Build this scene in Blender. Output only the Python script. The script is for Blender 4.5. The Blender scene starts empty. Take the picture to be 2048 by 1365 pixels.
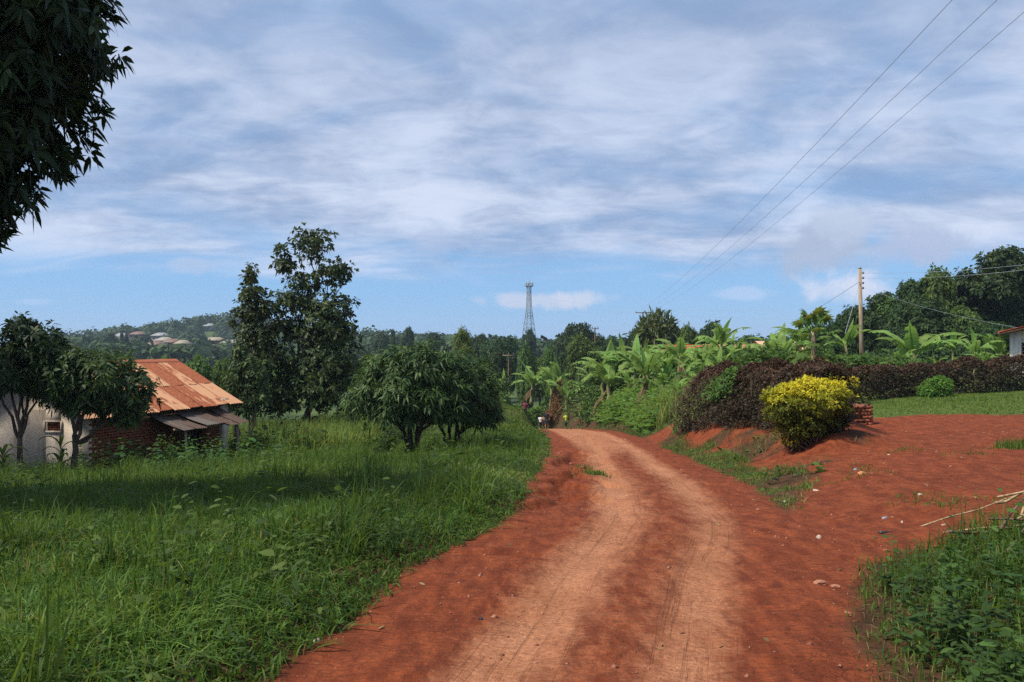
import bpy, math, random
import numpy as np
from mathutils import Vector, Matrix

sc = bpy.context.scene
COL = sc.collection
R = math.radians

# ------------------------------------------------------------------ camera
CAMZ = 1.9
HOR = 690.0            # horizon row in the 2048 x 1365 photograph
FPX = 28.0 / 36.0 * 2048
cam_d = bpy.data.cameras.new('camera')
cam_d.lens = 28.0
cam_d.sensor_width = 36.0
cam_d.clip_start = 0.05
cam_d.clip_end = 9000
cam = bpy.data.objects.new('camera', cam_d)
COL.objects.link(cam)
cam.location = (0, 0, CAMZ)
cam.rotation_euler = (R(90) + math.atan((HOR - 682.5) / FPX), 0, 0)
sc.camera = cam

# ------------------------------------------------------------------ sun
HAZE = True
TO_SUN = Vector((-0.53, -0.22, 0.82)).normalized()
sun_d = bpy.data.lights.new('sun', 'SUN')
sun_d.energy = 5.0
sun_d.angle = R(8.0)
sun_d.color = (1.0, 0.93, 0.80)
sun = bpy.data.objects.new('sun', sun_d)
COL.objects.link(sun)
sun.rotation_euler = (-TO_SUN).to_track_quat('-Z', 'Y').to_euler()

# ------------------------------------------------------------------ view, sampling
sc.view_settings.view_transform = 'Standard'
sc.view_settings.look = 'None'
sc.view_settings.exposure = 0.34
sc.view_settings.gamma = 1.0
sc.view_settings.use_curve_mapping = False
try:
    sc.cycles.use_denoising = False
    sc.cycles.max_bounces = 6
    sc.cycles.diffuse_bounces = 3
    sc.cycles.glossy_bounces = 2
    sc.cycles.transmission_bounces = 3
    sc.cycles.transparent_max_bounces = 4
    sc.cycles.volume_bounces = 0
    sc.cycles.sample_clamp_indirect = 4.0
except Exception:
    pass

# ------------------------------------------------------------------ node helpers
class NT:
    def __init__(self, tree):
        self.t = tree
        self.t.nodes.clear()
    def n(self, typ, **kw):
        nd = self.t.nodes.new(typ)
        for k, v in kw.items():
            if k.startswith('i_'):
                key = k[2:]
                nd.inputs[int(key) if key.isdigit() else key.replace('_', ' ')].default_value = v
            else:
                setattr(nd, k, v)
        return nd
    def l(self, a, b):
        self.t.links.new(a, b)
    def _in(self, sock, v):
        if v is None:
            return
        if hasattr(v, 'is_output') or hasattr(v, 'links'):
            self.l(v, sock)
        else:
            sock.default_value = v
    def math(self, op, a, b=None, c=None, clamp=False):
        nd = self.n('ShaderNodeMath', operation=op, use_clamp=clamp)
        self._in(nd.inputs[0], a)
        self._in(nd.inputs[1], b)
        self._in(nd.inputs[2], c)
        return nd.outputs[0]
    def mix(self, f, a, b, blend='MIX'):
        nd = self.n('ShaderNodeMix', data_type='RGBA', blend_type=blend)
        self._in(nd.inputs['Factor'], f)
        for s, v in ((nd.inputs[6], a), (nd.inputs[7], b)):
            if isinstance(v, (tuple, list)):
                s.default_value = (v[0], v[1], v[2], 1)
            else:
                self.l(v, s)
        return nd.outputs[2]
    def smooth(self, x, lo, hi):
        nd = self.n('ShaderNodeMapRange', interpolation_type='SMOOTHSTEP')
        self._in(nd.inputs[0], x)
        nd.inputs[1].default_value = lo
        nd.inputs[2].default_value = hi
        return nd.outputs[0]
    def noise(self, vec, scale, detail=5, rough=0.55, dist=0.0):
        nd = self.n('ShaderNodeTexNoise')
        nd.inputs['Scale'].default_value = scale
        nd.inputs['Detail'].default_value = detail
        nd.inputs['Roughness'].default_value = rough
        nd.inputs['Distortion'].default_value = dist
        if vec is not None:
            self.l(vec, nd.inputs['Vector'])
        return nd.outputs[0]
    def xyz(self, x, y, z):
        nd = self.n('ShaderNodeCombineXYZ')
        for s, v in zip(nd.inputs, (x, y, z)):
            self._in(s, v)
        return nd.outputs[0]

# ------------------------------------------------------------------ sky
def pix_dir(px, py):
    v = Vector(((px - 1024) / FPX, 1.0, (HOR - py) / FPX))
    return v.normalized()

def build_world():
    w = bpy.data.worlds.new('World')
    sc.world = w
    w.use_nodes = True
    g = NT(w.node_tree)
    sky = g.n('ShaderNodeTexSky', sky_type='NISHITA', sun_disc=False)
    sky.sun_elevation = math.asin(TO_SUN.z)
    sky.sun_rotation = math.atan2(TO_SUN.x, TO_SUN.y)
    sky.air_density = 1.0
    sky.dust_density = 0.3
    sky.ozone_density = 3.0
    tc = g.n('ShaderNodeTexCoord').outputs['Generated']
    sp = g.n('ShaderNodeSeparateXYZ')
    g.l(tc, sp.inputs[0])
    x, y, z = sp.outputs
    zp = g.math('MAXIMUM', z, 0.0)
    den = g.math('ADD', zp, 0.17)
    u = g.math('DIVIDE', x, den)
    v = g.math('DIVIDE', y, den)
    base = g.xyz(g.math('MULTIPLY', u, 0.75), v, 0.0)
    n_big = g.noise(base, 0.75, 3, 0.45, 0.6)
    n_mid = g.noise(g.xyz(g.math('MULTIPLY_ADD', u, 0.72, 7.3), g.math('MULTIPLY', v, 1.2), 3.1), 1.9, 7, 0.52, 0.5)
    n_fin = g.noise(g.xyz(g.math('MULTIPLY_ADD', u, 0.9, 1.7), g.math('MULTIPLY', v, 1.3), 9.0), 5.5, 8, 0.6, 0.6)
    # sheet cloud: starts a few degrees above the horizon, thin in patches
    edge = g.math('ADD', z, g.math('MULTIPLY', g.math('SUBTRACT', n_mid, 0.5), 0.11))
    lay = g.smooth(edge, 0.068, 0.138)
    dens = g.math('ADD', g.math('MULTIPLY', n_big, 0.6), g.math('MULTIPLY', n_mid, 0.5))
    thin = g.smooth(dens, 0.34, 0.62)
    cover = g.math('MULTIPLY', lay, g.math('MULTIPLY_ADD', thin, 0.42, 0.56))
    # brightness inside the sheet
    n_dir = g.noise(g.xyz(x, y, g.math('MULTIPLY', z, 2.0)), 5.5, 8, 0.55, 0.5)
    br = g.math('ADD', g.math('MULTIPLY', n_mid, 0.36), g.math('ADD', g.math('MULTIPLY', n_fin, 0.24), g.math('MULTIPLY', n_dir, 0.44)))
    brm = g.smooth(br, 0.38, 0.64)
    high = g.smooth(z, 0.16, 0.46)           # the higher sheet is thicker and greyer
    brm2 = g.math('MULTIPLY', brm, g.math('MULTIPLY_ADD', high, -0.50, 1.0))
    S = 10.0                                  # background strength is 0.1
    ccol = g.mix(brm2, (0.22 * S, 0.305 * S, 0.475 * S), (0.54 * S, 0.605 * S, 0.75 * S))
    hs = g.n('ShaderNodeHueSaturation')
    hs.inputs['Saturation'].default_value = 1.0
    hs.inputs['Value'].default_value = 1.0
    g.l(sky.outputs[0], hs.inputs['Color'])
    # clear air: the physical sky pulled to the deep humid blue seen above the hills
    blue = g.mix(0.75, hs.outputs[0], (0.165 * S, 0.385 * S, 0.72 * S))
    lowpale = g.smooth(z, 0.06, -0.01)
    blue = g.mix(g.math('MULTIPLY', lowpale, 0.35), blue, (0.32 * S, 0.52 * S, 0.78 * S))
    col = g.mix(cover, blue, ccol)
    # a few separate low cumulus puffs
    n_p = g.noise(tc, 22.0, 6, 0.55, 0.3)
    def puff(px, py, wx, wy, amt, c):
        nonlocal col
        d = pix_dir(px, py)
        az = g.math('SUBTRACT', g.math('DIVIDE', x, g.math('MAXIMUM', y, 0.05)), d.x / d.y)
        el = g.math('SUBTRACT', g.math('DIVIDE', z, g.math('MAXIMUM', y, 0.05)), d.z / d.y)
        a = g.math('DIVIDE', az, wx / FPX)
        e = g.math('DIVIDE', el, wy / FPX)
        rr = g.math('SQRT', g.math('ADD', g.math('MULTIPLY', a, a), g.math('MULTIPLY', e, e)))
        m = g.math('ADD', rr, g.math('MULTIPLY', g.math('SUBTRACT', n_p, 0.5), -2.6))
        f = g.math('MULTIPLY', g.smooth(m, 1.15, 0.35), amt)
        front = g.smooth(y, 0.1, 0.3)
        col = g.mix(g.math('MULTIPLY', f, front), col, tuple(q * S for q in c))
    puff(1080, 603, 120, 20, 0.85, (0.48, 0.54, 0.68))
    puff(1165, 597, 62, 22, 0.75, (0.52, 0.57, 0.70))
    puff(1655, 500, 125, 58, 0.85, (0.34, 0.41, 0.55))
    puff(1700, 450, 75, 44, .8, (0.42, 0.49, 0.63))
    puff(1690, 572, 80, 40, 1.0, (0.55, 0.60, 0.74))
    puff(1860, 495, 150, 40, 0.9, (0.36, 0.43, 0.60))
    puff(385, 530, 55, 16, 0.6, (0.38, 0.47, 0.66))
    puff(880, 492, 60, 34, 0.5, (0.36, 0.44, 0.62))
    puff(1480, 588, 80, 14, 0.5, (0.46, 0.56, 0.76))
    puff(285, 668, 50, 9, 0.8, (0.62, 0.70, 0.82))
    puff(780, 540, 40, 7, 0.6, (0.46, 0.56, 0.78))
    puff(60, 604, 60, 9, 0.35, (0.46, 0.56, 0.78))
    bg = g.n('ShaderNodeBackground')
    bg.inputs['Strength'].default_value = 0.1
    w.cycles.sampling_method = 'MANUAL'
    w.cycles.sample_map_resolution = 256
    g.l(col, bg.inputs['Color'])
    out = g.n('ShaderNodeOutputWorld')
    g.l(bg.outputs[0], out.inputs['Surface'])
build_world()

# ------------------------------------------------------------------ mesh helpers
rng = np.random.default_rng(11)
random.seed(5)

def finish(o, parent=None, **props):
    COL.objects.link(o)
    if parent is not None:
        o.parent = parent
    for k, v in props.items():
        if v is not None:
            o[k] = v
    return o

def mesh_from(name, V, polys, mat=None, tint=None, smooth=False, attrs=None):
    """V (n,3); polys: list of int arrays (m,k)."""
    V = np.asarray(V, dtype=np.float32)
    polys = [np.asarray(p, dtype=np.int32) for p in polys if len(p)]
    me = bpy.data.meshes.new(name)
    nl = sum(p.size for p in polys)
    npoly = sum(len(p) for p in polys)
    me.vertices.add(len(V))
    me.vertices.foreach_set('co', V.ravel())
    me.loops.add(nl)
    me.loops.foreach_set('vertex_index', np.concatenate([p.ravel() for p in polys]))
    me.polygons.add(npoly)
    ks = np.concatenate([np.full(len(p), p.shape[1], dtype=np.int32) for p in polys])
    st = np.concatenate([[0], np.cumsum(ks)[:-1]]).astype(np.int32)
    me.polygons.foreach_set('loop_start', st)
    try:
        me.polygons.foreach_set('loop_total', ks)
    except Exception:
        pass
    if smooth:
        me.polygons.foreach_set('use_smooth', np.ones(npoly, dtype=bool))
    if tint is not None:
        a = me.attributes.new('tint', 'FLOAT', 'POINT')
        a.data.foreach_set('value', np.asarray(tint, dtype=np.float32))
    if attrs:
        for k, val in attrs.items():
            a = me.attributes.new(k, 'FLOAT', 'POINT')
            a.data.foreach_set('value', np.asarray(val, dtype=np.float32))
    me.update(calc_edges=True)
    me.validate()
    if mat is not None:
        me.materials.append(mat)
    return me

def obj(name, me, parent=None, loc=(0, 0, 0), rot=(0, 0, 0), scale=(1, 1, 1), **props):
    o = bpy.data.objects.new(name, me)
    o.location = loc
    o.rotation_euler = rot
    o.scale = scale
    return finish(o, parent, **props)

def empty(name, loc, rotz=0.0, scale=1.0, **props):
    o = bpy.data.objects.new(name, None)
    o.empty_display_size = 0.2
    o.location = loc
    o.rotation_euler = (0, 0, rotz)
    o.scale = (scale,) * 3
    return finish(o, None, **props)

class MB:
    """collects simple shapes into one mesh"""
    def __init__(self):
        self.V = []; self.P = {}; self.n = 0
    def add(self, V, polys):
        V = np.asarray(V, dtype=np.float64)
        self.V.append(V)
        for p in polys:
            p = np.asarray(p, dtype=np.int64)
            if p.size == 0: continue
            self.P.setdefault(p.shape[1], []).append(p + self.n)
        self.n += len(V)
        return self
    def box(self, c, s, M=None, taper=None):
        sx, sy, sz = [q / 2 for q in s]
        V = np.array([(-sx,-sy,-sz),(sx,-sy,-sz),(sx,sy,-sz),(-sx,sy,-sz),(-sx,-sy,sz),(sx,-sy,sz),(sx,sy,sz),(-sx,sy,sz)])
        if taper: V[4:, :2] *= taper
        if M is not None: V = V @ np.array(M).T
        V = V + np.array(c)
        return self.add(V, [np.array([(0,3,2,1),(4,5,6,7),(0,1,5,4),(1,2,6,5),(2,3,7,6),(3,0,4,7)])])
    def tube(self, path, radii, sides=6, cap=True):
        path = np.asarray(path, float); n = len(path)
        radii = np.broadcast_to(np.asarray(radii, float), (n,))
        T = np.gradient(path, axis=0)
        T /= np.linalg.norm(T, axis=1, keepdims=True) + 1e-9
        ref = np.array([0., 0, 1]) if abs(T[0, 2]) < 0.9 else np.array([1., 0, 0])
        N = np.cross(T, ref); 
        bad = np.linalg.norm(N, axis=1) < 1e-3
        N[bad] = np.cross(T[bad], np.array([0, 1., 0]))
        N /= np.linalg.norm(N, axis=1, keepdims=True)
        for i in range(1, n):
            if N[i] @ N[i - 1] < 0: N[i] = -N[i]
        B = np.cross(T, N)
        a = np.linspace(0, 2 * math.pi, sides, endpoint=False)
        ring = (np.cos(a)[None, :, None] * N[:, None] + np.sin(a)[None, :, None] * B[:, None]) * radii[:, None, None] + path[:, None]
        V = ring.reshape(-1, 3)
        i, j = np.meshgrid(np.arange(n - 1), np.arange(sides), indexing='ij')
        q = np.stack([i * sides + j, i * sides + (j + 1) % sides, (i + 1) * sides + (j + 1) % sides, (i + 1) * sides + j], -1).reshape(-1, 4)
        pl = [q]
        if cap:
            pl.append(np.array([np.arange(sides)[::-1]])); pl.append(np.array([(n - 1) * sides + np.arange(sides)]))
        return self.add(V, pl)
    def bar(self, a, b, w):
        return self.tube([a, b], [w, w], 4)
    def mesh(self, name, mat, smooth=False):
        return mesh_from(name, np.concatenate(self.V), [np.concatenate(p) for p in self.P.values()], mat, smooth=smooth)

# ---- value noise
def _hash(ix, iy, s):
    h = (ix * 374761393 + iy * 668265263 + s * 974711) & 0x7fffffff
    h = ((h ^ (h >> 13)) * 1274126177) & 0x7fffffff
    return ((h ^ (h >> 16)) & 0xffff) / 65535.0
def vnoise(x, y, s=0):
    x = np.asarray(x, float); y = np.asarray(y, float)
    ix = np.floor(x).astype(np.int64); iy = np.floor(y).astype(np.int64)
    fx = x - ix; fy = y - iy
    fx = fx * fx * (3 - 2 * fx); fy = fy * fy * (3 - 2 * fy)
    a = _hash(ix, iy, s); b = _hash(ix + 1, iy, s); c = _hash(ix, iy + 1, s); d = _hash(ix + 1, iy + 1, s)
    return (a * (1 - fx) + b * fx) * (1 - fy) + (c * (1 - fx) + d * fx) * fy
def fbm(x, y, s=0, o=4):
    t = 0; a = 0.5
    for k in range(o):
        t = t + a * vnoise(np.asarray(x) * 2 ** k, np.asarray(y) * 2 ** k, s + k * 17); a *= 0.5
    return t / (1 - 0.5 ** o)
def sstep(x, lo, hi):
    t = np.clip((np.asarray(x, float) - lo) / (hi - lo), 0, 1)
    return t * t * (3 - 2 * t)
def poly_sd(x, y, poly):
    """signed distance, positive inside"""
    x = np.asarray(x, float); y = np.asarray(y, float)
    d = np.full(x.shape, 1e18); ins = np.zeros(x.shape, bool)
    n = len(poly)
    for i in range(n):
        ax, ay = poly[i]; bx, by = poly[(i + 1) % n]
        ex, ey = bx - ax, by - ay
        t = np.clip(((x - ax) * ex + (y - ay) * ey) / (ex * ex + ey * ey), 0, 1)
        d = np.minimum(d, (x - ax - t * ex) ** 2 + (y - ay - t * ey) ** 2)
        c = ((ay > y) != (by > y))
        with np.errstate(divide='ignore', invalid='ignore'):
            c &= x < (bx - ax) * (y - ay) / (by - ay if by != ay else 1e-9) + ax
        ins ^= c
    return np.where(ins, 1, -1) * np.sqrt(d)

# ------------------------------------------------------------------ terrain
def P3(px, py, d):
    return ((px - 1024) / FPX * d, d, CAMZ - (py - HOR) / FPX * d)
def PX(px, d):
    return (px - 1024) / FPX * d

RD = np.array([-40, -10, -3, 1, 4.5, 6.6, 8, 9, 10.5, 13, 17, 24, 33, 45, 60, 75, 90, 120, 160.])
RL = np.array([-16, -4.6, -3.1, -2.2, -1.4, -1.0, -.36, -.02, .07, .22, .62, 1.15, 1.5, 1.55, 1.75, 2.1, -1, -16, -40])
RR = np.array([-11, -.8, .6, 1.3, 1.9, 2.6, 2.95, 3.15, 3.4, 3.85, 4.3, 4.75, 5.6, 6.2, 6.0, 5.3, 3.0, -11, -35])
RZ = np.array([1.0, .4, .1, .02, 0, 0, -.02, -.05, -.14, -.36, -.74, -1.26, -2.04, -3.04, -4.45, -6.0, -8.4, -9.5, -10])

_cp = [P3(*q) for q in [
    (560, 1365, 4.5), (0, 1365, 4.5), (-600, 1365, 4.5), (0, 1150, 7), (500, 1120, 7.2), (300, 1030, 11), (0, 1020, 11.5),
    (700, 1000, 11), (900, 960, 13), (0, 955, 20), (300, 960, 19), (600, 940, 20), (850, 920, 24), (180, 950, 24),
    (440, 925, 30), (820, 905, 26), (1000, 885, 30), (620, 875, 38), (1000, 850, 42), (1020, 815, 62), (1050, 826, 70), (980, 797, 76),
    (1850, 1000, 8.6), (2048, 1000, 8.4), (1850, 900, 13.6), (1850, 830, 21.6), (2048, 830, 22), (1850, 790, 30), (2048, 780, 34),
    (2048, 757, 45), (1640, 905, 17), (1500, 892, 20.5), (1350, 880, 26), (1450, 930, 18), (1560, 1000, 9.8),
    (1300, 850, 40), (1200, 860, 45), (1250, 806, 52), (1150, 800, 72), (1120, 845, 82), (1110, 792, 88), (1060, 798, 84)]]
_cp += [(7.5, 26, -.35), (12, 40, -.5), (9, 36, -1.0), (17, 60, -1.0), (11, 48, -1.3), (28, 60, -.4), (45, 60, .3), (45, 20, .3), (30, 5, .8), (12, 3, .55),
        (6, 3, .22), (3.2, 5.5, .05), (0, -12, .4), (-12, -10, .2), (14, -10, .6), (-14, 4, -.2), (-25, 12, -.9), (-30, 25, -2.2),
        (-20, 40, -3.2), (-40, 45, -4.5), (-15, 60, -4.6), (-45, 90, -8), (-6, 90, -5.6), (20, 95, -3.2), (60, 100, -1),
        (-120, 160, -11), (-30, 150, -10), (20, 150, -7), (90, 150, -2), (-250, 300, -9), (-80, 300, -7), (30, 300, -6.5), (180, 300, -5),
        (-500, 600, -6), (-100, 600, -4), (150, 600, -8), (600, 600, -5), (-1500, 1500, -8), (0, 1500, -10), (1500, 1500, -9), (-3000, 4000, -10), (3000, 4000, -5), (0, 4500, -10)]
_mid = (RL + RR) / 2
_cp += [(float(_mid[i]), float(RD[i]), float(RZ[i])) for i in range(1, len(RD))]
_cp = np.array(_cp)
def _warp(x, y):
    yp = np.maximum(y, 0)
    v = np.where(y > 0, np.log((yp + 6) / 6), y / 6.0)
    return x / (yp + 6), v
_cu, _cv = _warp(_cp[:, 0], _cp[:, 1])
_D = np.sqrt((_cu[:, None] - _cu[None]) ** 2 + (_cv[:, None] - _cv[None]) ** 2)
_A = np.block([[_D, np.ones((len(_cu), 1))], [np.ones((1, len(_cu))), np.zeros((1, 1))]])
_W = np.linalg.solve(_A + np.diag([-0.01] * len(_cu) + [0]), np.append(_cp[:, 2], 0))

def road_coords(x, y):
    l = np.interp(y, RD, RL); r = np.interp(y, RD, RR)
    return l, r, np.interp(y, RD, RZ)

HBANK = [(5.5, 27.2), (5.9, 23.6), (6.35, 20.5), (6.2, 17.4), (6.6, 16.4), (7.6, 17.0), (8.6, 20), (8.2, 27.5)]
BANKP = [(3.2, 9.2), (6.4, 15.3), (7.8, 17), (7.6, 22), (6.0, 28.2), (4.6, 27.5), (4.1, 17), (3.6, 12)]
WEEDP = [(1.95, 2.2), (2.05, 4.6), (2.55, 6.0), (2.95, 6.75), (3.7, 7.15), (4.9, 7.6), (6.4, 8.2), (10, 9.3), (34, 9.6), (34, -30), (-.2, -30), (.9, -1)]
HILLS = [(-218, 610, 62, 110, 16), (-180, 640, 60, 90, 6), (-330, 560, 120, 100, 5), (-85, 420, 75, 60, 6.5)]
def ground_z(x, y, detail=True):
    x = np.asarray(x, float); y = np.asarray(y, float)
    sh = x.shape
    xf = x.ravel(); yf = y.ravel()
    u, v = _warp(xf, yf)
    z = np.full(xf.shape, _W[-1])
    for k in range(len(_cu)):
        z += _W[k] * np.sqrt((u - _cu[k]) ** 2 + (v - _cv[k]) ** 2)
    for hx, hy, sx, sy, hh in HILLS:
        z += hh * np.exp(-((xf - hx) / sx) ** 2 - ((yf - hy) / sy) ** 2)
    l, r, rz = road_coords(xf, yf)
    d = np.maximum(l - xf, xf - r)          # >0 outside the road
    fl = np.where(xf < l, 1.3, 1.6)
    k = 1 - sstep(d, -0.1, fl)
    k = np.where(yf > 130, 0, k)
    c = (l + r) / 2
    z = z * (1 - k) + rz * k
    if detail:
        near = 1 - sstep(yf, 40, 90)
        w = r - l
        s = (xf - c)
        inr = 1 - sstep(d, -0.15, 0.1)
        wob = 0.18 * np.sin(yf * 0.45) + 0.5 * (vnoise(yf * 0.35, yf * 0 + 3.3, 5) - .5)
        trk = np.exp(-((s + 0.38 + wob * .6) / 0.24) ** 2) + np.exp(-((s - 0.78 + wob * .5) / 0.26) ** 2)
        z -= near * inr * 0.045 * trk
        z += near * inr * 0.03 * (fbm(xf * 1.3, yf * 1.0, 3) - .5)
        rough_ = (1 - np.clip(trk, 0, 1)) * inr + (1 - inr) * (xf > c) * .8
        rip = fbm(xf * 1.6, yf * 5.0, 51, 3)
        z += near * rough_ * 0.045 * (np.abs(rip - .5) * 2 - .4)
        z += near * 0.022 * (fbm(xf * 4.5, yf * 4.5, 53, 2) - .5)
        z += near * (0.10 * (fbm(xf * .5, yf * .5, 9) - .5) * (1 - inr) + 0.05 * (fbm(xf * 2.2, yf * 2.2, 21) - .5) * (1 - .55 * inr))
        # small potholes on the left of the road
        for hx, hy, rx, ry, dp in ((-0.02, 5.7, .22, .16, .045), (0.1, 6.2, .16, .1, .03), (.12, 7.3, .3, .1, .03), (0.15, 7.7, .18, .08, .025), (1.5, 7.6, .5, .09, .03)):
            q = ((xf - hx) / rx) ** 2 + ((yf - hy) / ry) ** 2
            z -= dp * np.exp(-q * q)
        # raised grassy lip left of the road, cut edge
        lip = sstep(l - xf, 0.05, 0.35) * (1 - sstep(l - xf, 0.8, 2.2)) * (1 - sstep(yf, 18, 30))
        z += 0.07 * lip
        # eroded gully beside the road on the left
        gx = np.interp(yf, [9, 11, 13, 15, 18, 22, 26], [.35, .62, .85, 1.2, 1.4, 1.6, 1.75])
        gm = sstep(yf, 9.5, 11) * (1 - sstep(yf, 21, 25))
        gd = (xf - gx + 0.35 * (vnoise(yf * 1.1, yf * 0, 8) - .5) * 2) / (0.18 + 0.16 * vnoise(yf * .9, yf * 0, 4))
        z -= 0.20 * gm * np.exp(-gd ** 8) * (0.45 + .8 * vnoise(yf * 1.7, xf * 1.7, 6))
        gd2 = (xf - gx - .55 + 0.4 * (vnoise(yf * 1.4, yf * 0, 18) - .5) * 2) / (0.10 + 0.1 * vnoise(yf * 1.3, yf * 0, 14))
        z -= 0.14 * gm * np.exp(-gd2 ** 8) * vnoise(yf * .8, yf * 0 + 2, 19)
        # raised bank carrying the hedge
        hb = poly_sd(xf, yf, HBANK)
        z += 0.36 * sstep(hb, -.75, .35) * sstep(yf, 14, 17)
        z += 0.02 * near * (fbm(xf * 6, yf * 6, 31, 3) - .5) * (1 - inr)
    return z.reshape(sh)
def gz(x, y):
    return float(ground_z(np.array([x]), np.array([y]))[0])

DRIVE = [(2.65, 6.7), (2.95, 8.2), (3.35, 9.6), (4.3, 11.5), (5.6, 13.2), (7.0, 15.2), (8.2, 17.5), (9.2, 20.5), (9.8, 22.2), (14.1, 22.0), (34, 21.0), (34, 9.5), (9.5, 9.2), (6.4, 8.1), (4.9, 7.5), (3.7, 7.0)]
ENTR = [(4.5, 28.2), (5.0, 30), (5.4, 33), (6.0, 35), (7.2, 34), (6.3, 31), (5.3, 28.2)]
def road_sd(x, y):
    l, r, _ = road_coords(x, y)
    s = np.minimum(x - l, r - x)
    return np.where(y > 120, -5, s)
def drive_sd(x, y):
    return np.maximum(poly_sd(x, y, DRIVE), poly_sd(x, y, ENTR))
def bare(x, y):
    """1 where soil is bare (road and yard), 0 where plants cover it"""
    nz = 0.55 * (fbm(np.asarray(x) * 1.1, np.asarray(y) * 1.1, 41) - .5) + .25 * (fbm(np.asarray(x) * 4, np.asarray(y) * 4, 43, 3) - .5)
    a = sstep(road_sd(x, y) + nz * .55, -0.08, 0.12)
    b = sstep(drive_sd(x, y) + nz * 1.0, -0.1, 0.25)
    y = np.asarray(y, float); x = np.asarray(x, float)
    pl = np.maximum(sstep(poly_sd(x, y, WEEDP) + nz * .8, -.1, .15), sstep(poly_sd(x, y, BANKP) + nz, -.05, .2) * np.maximum(sstep(fbm(x * .9, y * .9, 47), .42, .58), 1 - sstep(x - np.interp(y, RD, RR) + nz * .5, .45, .8)))
    c = (1 - pl) * (x > np.interp(y, RD, (RL + RR) / 2)) * (1 - sstep(y, 21.4, 22.2)) * (x < 33)
    c = np.maximum(c, (1 - pl) * sstep(poly_sd(x, y, BANKP), -.4, -.1))
    return np.maximum(np.maximum(a, b), c)

# ------------------------------------------------------------------ materials
MATS = {}
def new_mat(name):
    m = bpy.data.materials.new(name)
    m.use_nodes = True
    MATS[name] = m
    return m, NT(m.node_tree)
def out_bsdf(g, col, rough=0.7, spec=0.3, normal=None, metallic=0.0):
    b = g.n('ShaderNodeBsdfPrincipled')
    g._in(b.inputs['Base Color'], col if not isinstance(col, tuple) else (*col[:3], 1))
    g._in(b.inputs['Roughness'], rough)
    b.inputs['Specular IOR Level'].default_value = spec
    b.inputs['Metallic'].default_value = metallic
    if normal is not None:
        g.l(normal, b.inputs['Normal'])
    o = g.n('ShaderNodeOutputMaterial')
    g.l(b.outputs[0], o.inputs['Surface'])
    return b, o
def bump(g, h, strength=0.5, dist=0.02):
    b = g.n('ShaderNodeBump')
    b.inputs['Strength'].default_value = strength
    b.inputs['Distance'].default_value = dist
    g.l(h, b.inputs['Height'])
    return b.outputs[0]
def objco(g):
    return g.n('ShaderNodeTexCoord').outputs['Object']
def mapped(g, vec, scale):
    m = g.n('ShaderNodeMapping')
    m.inputs['Scale'].default_value = scale
    g.l(vec, m.inputs['Vector'])
    return m.outputs[0]

def leaf_mat(name, dark, mid, light, rough=0.5, transl=0.3, spec=0.35, tcol=None):
    m, g = new_mat(name)
    spec = spec * .45; rough = min(.75, rough + .12)
    a = g.n('ShaderNodeAttribute', attribute_name='tint')
    cr = g.n('ShaderNodeValToRGB')
    e = cr.color_ramp.elements
    e[0].position = 0.1; e[0].color = (*dark, 1)
    e[1].position = 0.95; e[1].color = (*light, 1)
    q = e.new(0.5); q.color = (*mid, 1)
    g.l(a.outputs['Fac'], cr.inputs[0])
    rnd = g.n('ShaderNodeObjectInfo').outputs['Random']
    hs = g.n('ShaderNodeHueSaturation')
    g.l(cr.outputs[0], hs.inputs['Color'])
    g.l(g.math('MULTIPLY_ADD', rnd, .035, .4825), hs.inputs['Hue'])
    g.l(g.math('MULTIPLY_ADD', rnd, .4, .8), hs.inputs['Value'])
    b = g.n('ShaderNodeBsdfPrincipled')
    g.l(hs.outputs[0], b.inputs['Base Color'])
    b.inputs['Roughness'].default_value = rough
    b.inputs['Specular IOR Level'].default_value = spec
    t = g.n('ShaderNodeBsdfTranslucent')
    tc = g.mix(0.6, cr.outputs[0], tcol or tuple(min(1, c * 1.6) for c in (light[0] * 1.15, light[1] * 1.1, light[2] * .6)))
    g.l(tc, t.inputs['Color'])
    mx = g.n('ShaderNodeMixShader')
    mx.inputs[0].default_value = transl
    g.l(b.outputs[0], mx.inputs[1]); g.l(t.outputs[0], mx.inputs[2])
    o = g.n('ShaderNodeOutputMaterial')
    g.l(mx.outputs[0], o.inputs['Surface'])
    return m

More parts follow.
